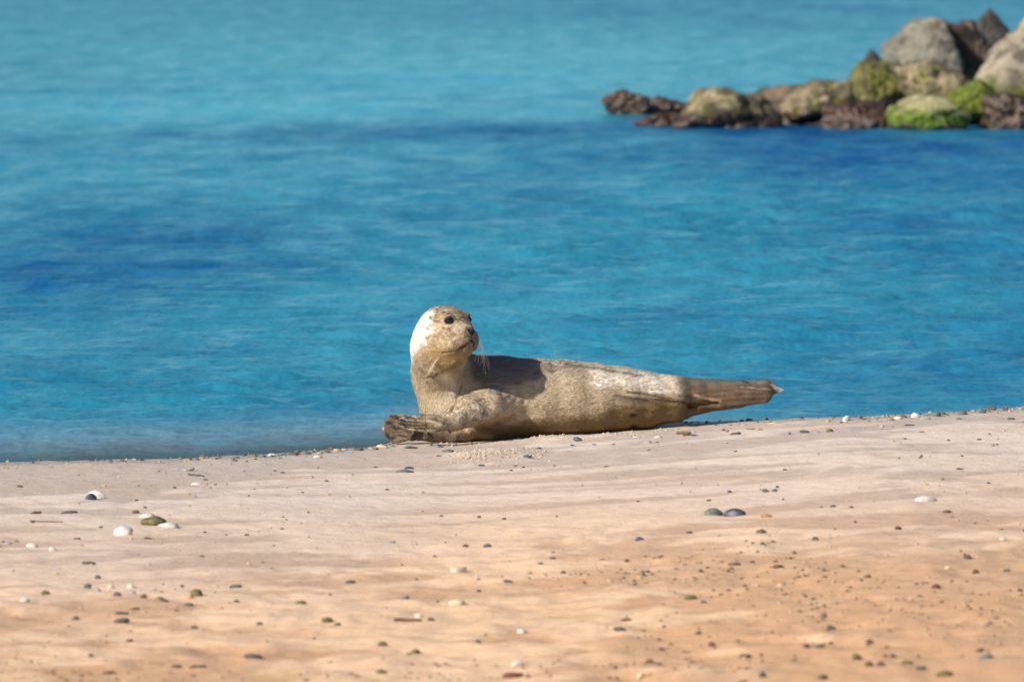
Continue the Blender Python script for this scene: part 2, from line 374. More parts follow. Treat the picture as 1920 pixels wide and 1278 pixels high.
boulder(1536, 1672, 186, 270, 62.7, 9, m_weed, 'rounded boulder shaggy with dark brown wrack at the waterline, left of the bright green rock', 0.8, shag=0.045)
boulder(1660, 1822, 178, 272, 62.4, 10, m_green, 'low boulder with bright green algae and a pale yellow top', 0.85, [(-.5, -.3, .8, .68), (.2, -.5, .85, .72)])
boulder(1678, 1832, 110, 225, 63.4, 11, m_tan, 'tan block above the bright green boulder, left of the green wedge', 0.9, [(-.3, -.3, .9, .85), (.5, -.5, .7, .8)], rough=0.09)
boulder(1650, 1808, 31, 185, 65.0, 12, m_grey, 'large grey rounded boulder on top of the pile, its left side smooth', 1.0, [(-.75, -.2, .62, .78), (0, -.5, .85, .9)], rough=0.04)
boulder(1725, 1890, 36, 235, 65.1, 13, m_brown, 'dark brown stained boulder between the grey rounded one and the largest pale one', 0.9, rough=0.08, shag=0.02)
boulder(1812, 1900, 14, 120, 66.6, 14, m_dark, 'dark triangular rock, topmost of the whole breakwater', 0.9, [(-.62, 0, .78, .5), (.66, 0, .75, .5)])
boulder(1802, 2040, 24, 262, 63.9, 15, m_pale, 'largest pale boulder at the right edge of the photo, leaning right', 0.8, [(-.80, -.25, .55, .62), (-.2, -.7, .7, .8)], rough=0.05)
boulder(1775, 1880, 148, 226, 63.0, 16, m_lime, 'small lime green algae wedge between the tan block and the largest pale boulder', 0.9, [(-.5, -.3, .8, .6), (.6, -.2, .8, .75)])
boulder(1835, 1965, 176, 275, 62.6, 17, m_weed, 'shaggy wrack-covered boulder at the waterline in the lower right corner of the breakwater', 0.8, shag=0.045)
boulder(1795, 1870, 205, 262, 63.6, 23, m_dark, 'filler rock coloured black for the shaded gap right of the bright green boulder', 0.9)  # dark filler rock, the shade of this gap put into its colour
boulder(1945, 2160, 60, 270, 63.2, 18, m_tan, 'tan boulder just beyond the right edge of the photo', 0.9)
boulder(2060, 2320, -20, 260, 64.4, 19, m_grey, 'big grey boulder further along the breakwater outside the frame', 0.9)
boulder(2140, 2300, 150, 280, 62.4, 20, m_mossy, 'low mossy boulder at the waterline outside the frame', 0.9)

# ------------------------------------------------------------------ the seal
PXM = 24.6/F          # metres per photo pixel at the seal
class Field:
    def __init__(s, lo, hi, h):
        s.lo = np.array(lo, float); s.h = h; s.n = np.ceil((np.array(hi)-s.lo)/h).astype(int)+1
        s.f = np.full(s.n, 0.2, np.float32)
        s.ax = [s.lo[i]+h*np.arange(s.n[i]) for i in range(3)]
    def box(s, lo, hi):
        a = np.clip(np.floor((np.array(lo)-s.lo)/s.h).astype(int), 0, s.n-1); b = np.clip(np.ceil((np.array(hi)-s.lo)/s.h).astype(int)+1, 1, s.n)
        sl = tuple(slice(a[i], b[i]) for i in range(3))
        g = np.meshgrid(s.ax[0][sl[0]], s.ax[1][sl[1]], s.ax[2][sl[2]], indexing='ij', sparse=True)
        return sl, g
    def add(s, fn, lo, hi, k):
        m = k+0.012; sl, g = s.box(np.array(lo)-m, np.array(hi)+m)
        d = fn(*g).astype(np.float32); a = s.f[sl]
        hh = np.maximum(k-np.abs(a-d), 0)/k
        s.f[sl] = np.minimum(a, d)-hh*hh*k*0.25
    def cut(s, fn, lo, hi, k):
        m = k+0.012; sl, g = s.box(np.array(lo)-m, np.array(hi)+m)
        d = -fn(*g).astype(np.float32); a = s.f[sl]
        hh = np.maximum(k-np.abs(a-d), 0)/k
        s.f[sl] = np.maximum(a, d)+hh*hh*k*0.25
    def cone(s, a, b, ra, rb, k=0.02, flat=None, cut=False):
        """tapered capsule; flat=(axis vector, factor) squashes (factor<1) or widens it along that axis"""
        a = np.array(a, float); b = np.array(b, float)
        ab = b-a; L = ab@ab+1e-12
        ext = max(ra, rb)*(max(1, flat[1]) if flat else 1)
        lo, hi = np.minimum(a, b)-ext, np.maximum(a, b)+ext
        if flat: fx = np.array(flat[0], float); fx /= np.linalg.norm(fx); fk = flat[1]
        def fn(x, y, z):
            px, py, pz = x-a[0], y-a[1], z-a[2]
            t = np.clip((px*ab[0]+py*ab[1]+pz*ab[2])/L, 0, 1)
            qx, qy, qz = px-t*ab[0], py-t*ab[1], pz-t*ab[2]
            r = ra+(rb-ra)*t
            if flat:
                u = qx*fx[0]+qy*fx[1]+qz*fx[2]
                qq = qx*qx+qy*qy+qz*qz-u*u
                ln = np.sqrt(np.maximum(qq+(u/fk)**2, 1e-12))
                gl = np.sqrt(np.maximum(qq+(u/fk**2)**2, 1e-12))
                return (ln-r)*ln/np.maximum(gl, 1e-6)
            return np.sqrt(qx*qx+qy*qy+qz*qz)-r
        (s.cut if cut else s.add)(fn, lo, hi, k)
    def ell(s, c, axes, radii, k=0.02, cut=False):
        c = np.array(c, float); A = np.array(axes, float); R = np.array(radii, float)
        ext = max(R)
        def fn(x, y, z):
            px, py, pz = x-c[0], y-c[1], z-c[2]
            q0 = 0; q1 = 0
            for i in range(3):
                u = px*A[i][0]+py*A[i][1]+pz*A[i][2]
                q0 = q0+(u/R[i])**2; q1 = q1+(u/R[i]**2)**2
            q0 = np.sqrt(q0); q1 = np.sqrt(q1)
            return q0*(q0-1)/np.maximum(q1, 1e-6)
        (s.cut if cut else s.add)(fn, c-ext, c+ext, k)
    def mesh(s):
        f = s.f; ins = f < 0; n = s.n
        cells = np.zeros(n-1, bool)
        cs = [ins[i:n[0]-1+i, j:n[1]-1+j, k:n[2]-1+k] for i in (0, 1) for j in (0, 1) for k in (0, 1)]
        allin = np.logical_and.reduce(cs); anyin = np.logical_or.reduce(cs); cells = anyin & ~allin
        idx = np.argwhere(cells); vid = np.full(n-1, -1, np.int64); vid[tuple(idx.T)] = np.arange(len(idx))
        acc = np.zeros((len(idx), 3)); cnt = np.zeros(len(idx))
        for ax in range(3):
            o1, o2 = [q for q in range(3) if q != ax]
            for i in (0, 1):
                for j in (0, 1):
                    p = idx.copy(); p[:, o1] += i; p[:, o2] += j; q = p.copy(); q[:, ax] += 1
                    fa, fb = f[tuple(p.T)], f[tuple(q.T)]; m = (fa < 0) != (fb < 0)
                    t = fa[m]/(fa[m]-fb[m]); pp = p[m].astype(float); pp[:, ax] += t
                    acc[m] += pp; cnt[m] += 1
        V = s.lo+acc/cnt[:, None]*s.h
        faces = []
        for ax in range(3):
            o1, o2 = [(1, 2), (2, 0), (0, 1)][ax]
            sh = [slice(None)]*3; sh2 = [slice(None)]*3; sh[ax] = slice(0, -1); sh2[ax] = slice(1, None)
            ch = ins[tuple(sh)] != ins[tuple(sh2)]
            e = np.argwhere(ch); e = e[(e[:, o1] > 0) & (e[:, o2] > 0) & (e[:, o1] < n[o1]-1) & (e[:, o2] < n[o2]-1)]
            flip = ins[tuple(e.T)]
            def g(i, j):
                q = e.copy(); q[:, o1] -= i; q[:, o2] -= j; return vid[tuple(q.T)]
            qd = np.stack([g(1, 1), g(0, 1), g(0, 0), g(1, 0)], 1)
            qd[~flip] = qd[~flip][:, ::-1]; faces.append(qd)
        Fq = np.concatenate(faces); Fq = Fq[(Fq >= 0).all(1)]
        return V, Fq

lo = (P(700, 700, 24.2)[0]-0.01, 24.12, 0.005); hi = (P(1480, 700, 25)[0]+0.02, 25.10, 0.46)
FL = Field(lo, hi, 0.003)
u = PXM
def B(px, py, Yd): return P(px, py, Yd)
# trunk: widths a little larger than heights
ydir = np.array([-0.15, 1, 0.0]); ydir /= np.linalg.norm(ydir)
DEP = lambda Y_: 24.55+(Y_-24.55)*0.3
trunk = [(868, 763, 24.52, 64, 1.12), (905, 753, 24.53, 75, 1.12), (940, 749, 24.555, 76, 1.15), (1000, 747, 24.59, 73, 1.16), (1060, 746, 24.64, 69, 1.15), (1110, 746.5, 24.68, 64, 1.12),
         (1160, 748, 24.73, 58, 1.08), (1205, 749, 24.765, 51, 1.0), (1255, 747, 24.80, 41, 0.95), (1300, 743, 24.835, 32, 0.85)]
for (a, b) in zip(trunk[:-1], trunk[1:]):
    FL.cone(B(a[0], a[1], DEP(a[2])), B(b[0], b[1], DEP(b[2])), a[3]*u, b[3]*u, 0.02, (ydir, (a[4]+b[4])/2))
# neck and chest
FL.cone(B(818, 655, 24.38), B(827, 706, 24.50), 47*u, 51*u, 0.03)
FL.cone(B(827, 706, 24.50), B(847, 752, 24.52), 53*u, 60*u, 0.03)
FL.cone(B(846, 745, 24.52), B(866, 768, 24.51), 56*u, 60*u, 0.03, ((0, 1, 0), 1.05))
FL.cone(B(850, 716, 24.53), B(925, 748, 24.56), 48*u, 76*u, 0.04)
FL.cone(B(862, 700, 24.53), B(905, 735, 24.55), 34*u, 60*u, 0.04)
# shoulders
FL.cone(B(945, 765, 24.465), B(905, 778, 24.43), 36*u, 30*u, 0.03)
# head frame
az = math.radians(48); pt = math.radians(7)
Fv = np.array([math.sin(az)*math.cos(pt), -math.cos(az)*math.cos(pt), math.sin(pt)])
Rv = np.array([-math.cos(az), -math.sin(az), 0.0]); Uv = np.cross(Rv, Fv)
HC = B(835, 625, 24.325)
HAX = np.array([Fv, Rv, Uv])
def H(f_, r_, u_): return HC+(Fv*f_+Rv*r_+Uv*u_)*u
FL.ell(HC, HAX, (54*u, 50*u, 52.5*u), 0.03)
FL.ell(H(-13, 0, -20), HAX, (50*u, 50*u, 48*u), 0.03)
FL.cone(H(10, 0, -6), H(44, 0, -12), 42*u, 22*u, 0.025, (Rv, 1.12))        # face
for sd in (1, -1):
    FL.ell(H(52, sd*12, -13), HAX, (14*u, 13.5*u, 14*u), 0.008)          # whisker pads
    FL.ell(H(30, sd*25, -22), HAX, (22*u, 14*u, 16*u), 0.02)                 # cheeks
    FL.ell(H(27, sd*26, 28), HAX, (14*u, 10*u, 8*u), 0.012)                  # brow
FL.cone(H(44, 0, 6), H(57, 0, 0), 12*u, 8*u, 0.012, (Rv, 1.1))             # bridge
FL.cone(H(61, 3, -2.5), H(61, -3, -2.5), 6.5*u, 6.5*u, 0.006)                # nose pad
FL.cone(H(42, 0, -31), H(8, 0, -38), 14*u, 23*u, 0.016, (Rv, 1.15))       # lower jaw and throat
FL.cone(H(8, 0, -38), B(814, 668, 24.34), 23*u, 33*u, 0.02)
# carve mouth, nostrils, sockets
def onskin(p, c0, out=0.0):
    d = p-c0; d /= np.linalg.norm(d); t = 0.0
    while t < 60*u:
        q = np.round((c0+d*t-FL.lo)/FL.h).astype(int)
        if FL.f[tuple(q)] > 0: break
        t += 0.0005
    return c0+d*(t+out)
mc = H(34, 0, -22)
mpts = [(66, 0, -16.5), (62, 5, -18.5), (57, 10, -23.5), (52, 15, -28), (46, 20, -31), (39, 25, -32), (32, 29, -34), (25, 33, -35)]
mouth = [onskin(H(*q), mc) for q in mpts]; mouthL = [onskin(H(q[0], -q[1], q[2]-min(q[1], 9)*0.5), mc) for q in mpts]
cleft = [onskin(H(72, 0, z_), H(50, 0, z_)) for z_ in (-9, -13, -17, -20.5)]
nost = {sd: [onskin(H(70, sd*2.6, -6), H(50, 0, -3)), onskin(H(69, sd*4.6, -2.5), H(50, 0, -3)), onskin(H(66.0, sd*6.6, 1.0), H(50, 0, -3))] for sd in (1, -1)}
for mm in (mouth, mouthL):
    for i in range(7): FL.cone(mm[i], mm[i+1], (2.5-0.15*i)*u, (2.5-0.15*(i+1))*u, 0.003, cut=True)
for i in range(3): FL.cone(cleft[i], cleft[i+1], 1.4*u, 1.4*u, 0.002, cut=True)
for sd in (1, -1):
    for i in (0, 1): FL.cone(nost[sd][i], nost[sd][i+1], 1.7*u, 1.9*u, 0.002, cut=True)
EYE = {}
for sd in (1, -1):
    aa = math.radians(36); dv = Fv*math.cos(aa)+Rv*sd*math.sin(aa)
    # march out to the surface
    t = 70.0
    base = HC+Uv*21.5*u
    while t > 10:
        p = base+dv*t*u; q = np.round((p-FL.lo)/FL.h).astype(int)
        if (q >= 0).all() and (q < FL.n).all() and FL.f[tuple(q)] < 0: break
        t -= 0.4
    EYE[sd] = (base+dv*(t-4.6)*u, dv)
    FL.ell(base+dv*(t+1.5)*u, HAX, (9*u, 9*u, 6.0*u), 0.006, cut=True)
    FL.ell(EYE[sd][0], HAX, (6*u, 6*u, 5.4*u), 0.004)
# near fore flipper: upper arm, forearm, hand with five digits
hx = np.array([-0.25, -0.9, 0.35])      # across the flat of the hand
hx = np.array([-0.25, -0.9, 0.35])      # across the flat of the hand
arm = [(945, 757, 24.44, 33), (908, 762, 24.38, 33), (878, 772, 24.34, 29), (852, 785, 24.30, 21), (830, 794, 24.27, 14.5)]
for a, b in zip(arm[:-1], arm[1:]): FL.cone(B(*a[:3]), B(*b[:3]), a[3]*u, b[3]*u, 0.012, (hx, 0.8))
tips = [((826, 787, 24.262), (766, 781, 24.228), 7.0), ((824, 791, 24.256), (752, 786, 24.215), 7.5), ((822, 796, 24.254), (750, 793, 24.212), 7.5), ((824, 800, 24.256), (760, 800, 24.218), 7), ((826, 803, 24.26), (780, 807, 24.228), 6.5)]
for a, b, r in tips: FL.cone(B(*a), B(*b), r*1.15*u, r*0.55*u, 0.0045, (hx, 0.7))
# far fore flipper: forearm along the sand and an upright rounded fan
FL.cone(B(872, 810, 24.45), B(800, 819, 24.37), 17*u, 9.5*u, 0.010)
fn_ = np.array([-0.35, -0.94, 0.1])
root = (795, 816, 24.36)
for k_ in range(10):
    aa_ = math.radians(112+k_*14.5); tx, ty = 748+25*math.cos(aa_), 803-23*math.sin(aa_)
    FL.cone(B(*root), B(tx, ty, 24.345), 8*u, 5.0*u, 0.006, (fn_, 0.5))
FL.ell(B(750, 804, 24.345), [fn_, [0.94, -0.35, 0], [0, 0, 1]], (5.5*u, 31*u, 27.5*u), 0.008)
# hind flippers pressed together, heel knuckle and short tail
FL.cone(B(1285, 744, DEP(24.825)), B(1385, 738, DEP(24.86)), 34*u, 26*u, 0.02, (ydir, 0.66))
for (dy_, y1, y2, tipx) in ((-0.016, 742, 738, 1436), (0.016, 738, 729, 1452)):
    FL.cone(B(1345, y1, DEP(24.85)+dy_), B(1432, y2, DEP(24.88)+dy_), 24*u, 18*u, 0.010, (ydir, 0.40))
    for k_, ty in enumerate((y2-10, y2-4, y2+5, y2+11)):
        FL.cone(B(1405, y2, DEP(24.875)+dy_), B(tipx-(6, 0, 5, 16)[k_], ty, DEP(24.90)+dy_), 9*u, 5.5*u, 0.010, (ydir, 0.7))
FL.cone(B(1438, 730, DEP(24.90)), B(1471, 731, DEP(24.91)), 14*u, 2.0*u, 0.014, (ydir, 0.4))
FL.cone(B(1298, 742, DEP(24.80)-.005), B(1352, 752, DEP(24.825)-0.008), 8*u, 4*u, 0.008)
FL.cone(B(1288, 760, DEP(24.80)-.03), B(1345, 757, DEP(24.832)-.02), 4*u, 2*u, 0.012, cut=True)
# folds: chest under the chin, behind the fore flipper, belly marks
def skin_at(px_, py_, y0=24.0, y1=24.7):
    for yy in np.arange(y0, y1, 0.0015):
        q = np.round((B(px_, py_, yy)-FL.lo)/FL.h).astype(int)
        if (q >= 0).all() and (q < FL.n).all() and FL.f[tuple(q)] < 0: return B(px_, py_, yy)
    return B(px_, py_, y1)
jl = [skin_at(*q) for q in ((794, 709), (806, 705), (822, 699), (840, 690), (856, 680), (870, 668))]
for i in range(5): FL.cone(jl[i], jl[i+1], (1.5+0.8*i)*u, (2.3+0.8*i)*u, 0.006, cut=True)
for pl_, rr_ in (([(868, 722), (858, 744), (850, 764), (838, 776), (822, 783)], 2.6), ([(938, 776), (905, 794), (872, 803), (846, 808)], 2.6)):
    sk = [skin_at(*q) for q in pl_]
    for a, b in zip(sk[:-1], sk[1:]): FL.cone(a, b, rr_*u, rr_*u, 0.009, cut=True)
FL.cone(B(941, 740, 24.415), B(930, 768, 24.395), 2.2*u, 2.2*u, 0.008, cut=True)
FL.cone(B(862, 800, 24.385), B(885, 826, 24.42), 5*u, 4*u, 0.018, cut=True)
SV, SF = FL.mesh()
# relax the cell pattern, then vertex normals
def vnormals(V, Fq):
    n = np.cross(V[Fq[:, 2]]-V[Fq[:, 0]], V[Fq[:, 3]]-V[Fq[:, 1]]); out = np.zeros_like(V)
    for i in range(4): np.add.at(out, Fq[:, i], n)
    return out/np.maximum(np.linalg.norm(out, axis=1), 1e-12)[:, None]
def relax(V, Fq, it, lam=0.5):
    E = np.concatenate([Fq[:, [i, (i+1) % 4]] for i in range(4)])
    for _ in range(it):
        for l_ in (lam, -lam*0.96):
            s = np.zeros_like(V); c = np.zeros(len(V))
            np.add.at(s, E[:, 0], V[E[:, 1]]); np.add.at(s, E[:, 1], V[E[:, 0]]); np.add.at(c, E[:, 0], 1); np.add.at(c, E[:, 1], 1)
            V = V+l_*(s/c[:, None]-V)
    return V
SV = relax(SV, SF, 3)
SN = vnormals(SV, SF)
spx, spy = to_px(SV)
front = sstep(0.2, -0.2, SN[:, 1])
along = SV[:, 0]*0.9+SV[:, 1]*0.42
n_w = fbm(along*26, SV[:, 1]*30, SV[:, 2]*55, 4, gain=0.55)
body_m = sstep(955, 1010, spx)
hd = np.linalg.norm(SV-HC, axis=1); head_m = sstep(75*u, 52*u, hd)*(spy < 690)
hind = sstep(1255, 1330, spx)
# loose skin: wrinkles low on the flank near the tail, folds behind the flipper, the sag of the belly
wr = np.sin((spy-745)*0.42-(spx-1200)*0.10+3*pn(spx*0.02, spy*0.03, 5))*np.exp(-((spx-1220)/70)**2-((spy-745)/26)**2)
wr2 = np.sin((spx-960)*0.34+(spy-760)*0.30)*np.exp(-((spx-975)/42)**2-((spy-752)/20)**2)
hk = np.sin((spy-735)*0.62+(spx-1380)*0.05+2*pn(spx*0.015, spy*0.05, 1))*hind
fan = (spx < 800)*(spy > 772)
ang = np.arctan2(spy-815, 800-spx)
fr = np.sin(ang*34+pn(spx*0.05, spy*0.05)*3)*fan
disp = 0.0010*n_w*(1-0.8*head_m)+0.0034*wr+0.0007*wr2+0.0007*hk+0.0013*fr+0.004*fbm(along*5, SV[:, 1]*6, SV[:, 2]*9, 2)*(1-head_m)
SV = SV+SN*disp[:, None]; SN = vnormals(SV, SF)

def seal_colour(p, px, py, N):
    def L(*c): return np.array(c, float)[None, :]
    n1 = fbm(p[:, 0]*38, p[:, 1]*38, p[:, 2]*60, 4, gain=0.6); n2 = fbm(p[:, 0]*120, p[:, 1]*120, p[:, 2]*160, 3, gain=0.7)
    n3 = fbm(p[:, 0]*9, p[:, 1]*9, p[:, 2]*12, 3)
    def mx(c, m, col): m = np.clip(m, 0, 1)[:, None]; return c*(1-m)+col*m
    def seg(pts, r):
        d = np.full(len(p), 9.0)
        for a, b in zip(pts[:-1], pts[1:]):
            ab = b-a; t = np.clip(((p-a)@ab)/(ab@ab), 0, 1); d = np.minimum(d, np.linalg.norm(p-a-t[:, None]*ab, axis=1))
        return sstep(r, r*0.55, d)
    c = np.ones((len(p), 3))*L(.41, .305, .19)
    c = mx(c, 0.5+0.5*n3, L(.50, .395, .27)); c = mx(c, sstep(0.1, 0.7, n1)*0.45, L(.30, .20, .115)); c = mx(c, sstep(0.15, 0.8, n2)*0.2, L(.58, .45, .30))
    # brown underside with the belly's self-shadow painted into the coat
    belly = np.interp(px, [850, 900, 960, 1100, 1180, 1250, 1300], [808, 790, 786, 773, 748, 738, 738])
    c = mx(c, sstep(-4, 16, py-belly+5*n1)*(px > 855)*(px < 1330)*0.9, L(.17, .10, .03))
    # dark back fur, with the head's cast shadow painted in over the shoulders
    bk = np.interp(px, [870, 900, 960, 1040, 1080, 1130, 1200], [690, 725, 728, 700, 692, 690, 696])
    c = mx(c, sstep(6, -12, py-bk+9*n1)*sstep(868, 890, px)*sstep(1290, 1180, px)*0.85, L(.115, .095, .095))
    # sand dusted ridge of the back
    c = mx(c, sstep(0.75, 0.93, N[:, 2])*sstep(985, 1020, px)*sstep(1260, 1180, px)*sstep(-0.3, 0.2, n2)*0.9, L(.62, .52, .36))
    c = mx(c, sstep(0.05, 0.5, n3+0.5*n1)*0.45*(px > 870), L(.24, .175, .115))
    # pale flank near the hips
    hp = sstep(1092, 1118, px+5*n1)*sstep(1290, 1225, px-22*n1)*sstep(733, 722, py-(px-1180)*0.05+6*n1)*sstep(678, 694, py-0.12*(px-1100))
    c = mx(c, hp*(0.70+0.6*n2+0.35*n1), L(.84, .75, .62))
    c = mx(c, np.exp(-((px-1235)/42)**2-((py-737)/9)**2)*sstep(0.0, 0.4, n1)*1.2, L(.84, .76, .64))
    c = mx(c, np.exp(-((px-1050)/40)**2-((py-703)/12)**2)*0.5*sstep(-.2, .4, n1), L(.76, .66, .55))
    c = mx(c, np.exp(-((px-1195)/45)**2-((py-752)/7)**2)*0.6, L(.20, .13, .07))
    # hind flippers
    hd_ = sstep(1262, 1290, px)
    c = mx(c, hd_*0.95, L(.095, .055, .032)); c = mx(c, hd_*sstep(0.1, .6, n1)*0.6, L(.19, .12, .08)); c = mx(c, hd_*sstep(0.1, .5, n2)*0.5, L(.10, .07, .05))
    c = mx(c, hd_*sstep(727, 715, py+4*n1)*0.75, L(.105, .11, .095)); c = mx(c, hd_*np.exp(-((px-1320)/50)**2-((py-768)/10)**2)*0.9, L(.13, .075, .025))
    c = mx(c, sstep(1446, 1458, px+0.5*(726-py)+4*n1)*0.7, L(.46, .42, .31))
    def line2(pts, wdt, st_, col):
        nonlocal c
        xs_ = [q[0] for q in pts]; ys_ = [q[1] for q in pts]
        yy = np.interp(px, xs_, ys_); m = np.exp(-((py-yy+1.6*n1)/wdt)**2)*(px > xs_[0]-2)*(px < xs_[-1]+2)*(N[:, 1] < 0.2)
        c = mx(c, m*st_, L(*col))
    line2([(1302, 741), (1320, 745), (1350, 753)], 2.6, 0.5, (.50, .38, .25)); line2([(1300, 748), (1325, 752), (1360, 758)], 1.6, 0.9, (.05, .03, .015))
    line2([(1270, 752), (1300, 764), (1340, 765)], 5.0, 0.7, (.07, .04, .015)); line2([(1385, 723), (1420, 725), (1448, 727)], 1.3, 0.9, (.05, .035, .03)); line2([(1395, 728), (1430, 731), (1458, 730)], 1.2, 0.8, (.06, .04, .03))
    line2([(1150, 741), (1200, 747), (1262, 752)], 3.0, 0.85, (.09, .055, .03)); line2([(1172, 733), (1212, 739), (1258, 747)], 2.2, 0.8, (.10, .065, .035)); line2([(1160, 749), (1205, 756), (1240, 758)], 1.6, 0.4, (.12, .08, .04)); line2([(1060, 683), (1110, 690), (1170, 700), (1205, 706)], 2.6, 0.8, (.12, .09, .085)); line2([(1360, 734), (1400, 738), (1440, 741)], 1.4, 0.6, (.07, .05, .035)); line2([(1390, 725), (1425, 728), (1455, 728)], 1.0, 0.45, (.45, .38, .28)); line2([(1380, 746), (1420, 747), (1450, 742)], 1.8, 0.5, (.08, .05, .03))
    # chest and arm
    ch = sstep(905, 860, px)*sstep(690, 715, py)
    c = mx(c, ch*sstep(0.0, .5, n1)*0.4, L(.62, .50, .36))
    st = np.exp(-((px-835)/22)**2-((py-(705+ (px-835)*0.9))/18)**2)
    for q_ in ([(866, 724), (858, 744), (850, 764), (838, 776)],):
        m_ = np.exp(-((px-np.interp(py, [q[1] for q in q_], [q[0] for q in q_]))/2.2)**2)*(py > 722)*(py < 778)*(N[:, 1] < 0.2); c = mx(c, m_*0.7, L(.10, .065, .035))
    c = mx(c, st*0.8, L(.84, .75, .61))
    armm = np.interp(px, [820, 850, 900, 940], [1, 1, 1, 0])*sstep(26, 16, np.abs(py-np.interp(px, [800, 846, 880, 915, 940], [797, 789, 777, 764, 752])))
    c = mx(c, armm*sstep(-.1, .4, n1)*0.7, L(.20, .145, .10)); c = mx(c, armm*sstep(.05, .5, n2+0.2)*0.7*sstep(800, 770, py), L(.80, .71, .58))
    fl = sstep(862, 818, px+6*n1)*sstep(772, 780, py)
    fan_ = fl*(p[:, 1] > 24.298); hand_ = fl*(p[:, 1] <= 24.298)
    c = mx(c, hand_*0.8, L(.36, .27, .175)); c = mx(c, hand_*sstep(-.05, .35, n1)*0.8, L(.13, .09, .06)); c = mx(c, fan_*0.92, L(.095, .066, .04)); a_ = np.arctan2(py-815, 802-px)  # far fan darkened, its partial shade put into the colour
    c = mx(c, fan_*sstep(0.2, 0.8, np.sin(a_*24+pn(px*0.05, py*0.05)*3+0.6))*(px < 800)*0.9, L(.022, .015, .01))
    c = mx(c, fl*sstep(0.2, .7, n2)*0.25, L(.45, .35, .24))
    line2([(752, 786), (780, 784), (806, 789), (830, 797)], 1.8, 0.8, (.62, .52, .36)); line2([(756, 800), (785, 806), (815, 808)], 2.0, 0.7, (.62, .50, .33))
    for a_, b_ in zip(tips[:-1], tips[1:]):
        q0 = (B(*a_[0])+B(*b_[0]))/2; q1 = (B(*a_[1])+B(*b_[1]))/2; c = mx(c, seg([q0+(q1-q0)*0.2, q1], 7*u)*sstep(3.0, 1.2, np.abs(py-np.interp(px, [to_px(q1)[0], to_px(q0)[0]], [to_px(q1)[1], to_px(q0)[1]])))*(N[:, 1] < 0.2)*0.9, L(.06, .042, .03))
    rim = fan_*sstep(722, 717, px)
    c = mx(c, rim*0.6, L(.60, .52, .42))
    # head
    hm = sstep(78*u, 60*u, np.linalg.norm(p-HC, axis=1))
    c = mx(c, hm*0.7, L(.37, .25, .135))
    q = (p-HC)@HAX.T/u; qf, qr, qu = q[:, 0], q[:, 1], q[:, 2]
    c = mx(c, hm*sstep(5, 45, qu)*0.7, L(.30, .21, .14))
    c = mx(c, hm*sstep(36, 50, qu)*0.8, L(.16, .16, .13))
    c = mx(c, hm*sstep(-25, 10, qu)*sstep(-.02, .28, n1+0.3*n2)*0.95, L(.10, .065, .045))
    c = mx(c, hm*sstep(.1, .45, n2)*0.5, L(.66, .53, .36)); c = mx(c, hm*sstep(-.1, -.45, n2)*0.5, L(.20, .13, .08))
    c = mx(c, hm*np.exp(-((qf-44)/12)**2-((np.abs(qr)-17)/10)**2-((qu-5)/8)**2)*0.7, L(.72, .60, .47))
    c = mx(c, sstep(92*u, 76*u, np.linalg.norm(p-HC, axis=1))*sstep(-18, -34, qu)*sstep(-20, 10, qf)*0.8, L(.33, .215, .085))  # underside of the jaw browned to paint in its shading
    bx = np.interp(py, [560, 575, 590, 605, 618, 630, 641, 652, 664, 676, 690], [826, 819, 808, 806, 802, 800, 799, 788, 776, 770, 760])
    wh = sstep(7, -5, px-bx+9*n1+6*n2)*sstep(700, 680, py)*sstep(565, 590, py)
    c = mx(c, wh*0.96, L(.73, .69, .625))  # sunlit, overexposed back of the head painted near white
    ear = np.exp(-((px-806.5)/2.0)**2-((py-594.5)/2.2)**2)*(N[:, 1] < 0); c = mx(c, ear*1.5, L(.07, .055, .04))
    # dark lip line, nostrils and lids
    c = mx(c, seg(mouth[:5], 4.2*u), L(.02, .013, .008)); c = mx(c, seg(mouthL, 4.2*u), L(.02, .013, .008)); c = mx(c, seg(mouth[4:], 3.0*u)*0.6, L(.08, .05, .02)); c = mx(c, seg(jl, 4.5*u)*0.7, L(.10, .06, .03))
    c = mx(c, seg(cleft, 2.6*u), L(.06, .04, .025))
    ns = np.exp(-((qf-66)/6)**2-(qr/8.5)**2-((qu+3)/6)**2); c = mx(c, ns*1.6*(hm > 0), L(.10, .07, .055))
    for sd in (1, -1): c = mx(c, seg(nost[sd], 4.6*u), L(.012, .01, .01))
    for sd in (1, -1):
        ec, dv = EYE[sd]; d = np.linalg.norm(p-ec, axis=1); c = mx(c, sstep(10.3*u, 8.6*u, d), L(.045, .035, .035))
    # specks of the whisker pads
    sp_ = np.exp(-((qf-52)/14)**2-((qu+15)/12)**2)*sstep(.35, .5, pn(qr*0.5, qu*0.42, qf*0.42)); c = mx(c, sp_*hm*0.9, L(.07, .05, .03))
    # two dark belly marks
    for (mxx, myy, rx_, ry_) in ((1184, 777, 7, 3.5), (1187, 799, 8, 3)):
        c = mx(c, np.exp(-((px-mxx)/rx_)**2-((py-myy)/ry_)**2)*(N[:, 1] < 0)*1.4, L(.03, .02, .012))
    return np.clip(c*(1+0.07*n2[:, None]), 0.005, 0.95)
spx, spy = to_px(SV)
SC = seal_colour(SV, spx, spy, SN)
seal = bpy.data.objects.new('seal', None); seal.location = tuple(B(1000, 822, 24.6)); COL.objects.link(seal)
tag(seal, 'sand-coated young seal lying by the water, head raised and turned right', 'seal')
org = np.array(seal.location)
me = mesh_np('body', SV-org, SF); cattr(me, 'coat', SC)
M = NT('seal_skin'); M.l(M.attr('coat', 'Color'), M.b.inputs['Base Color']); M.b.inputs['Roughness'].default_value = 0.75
M.b.inputs['Specular IOR Level'].default_value = 0.3
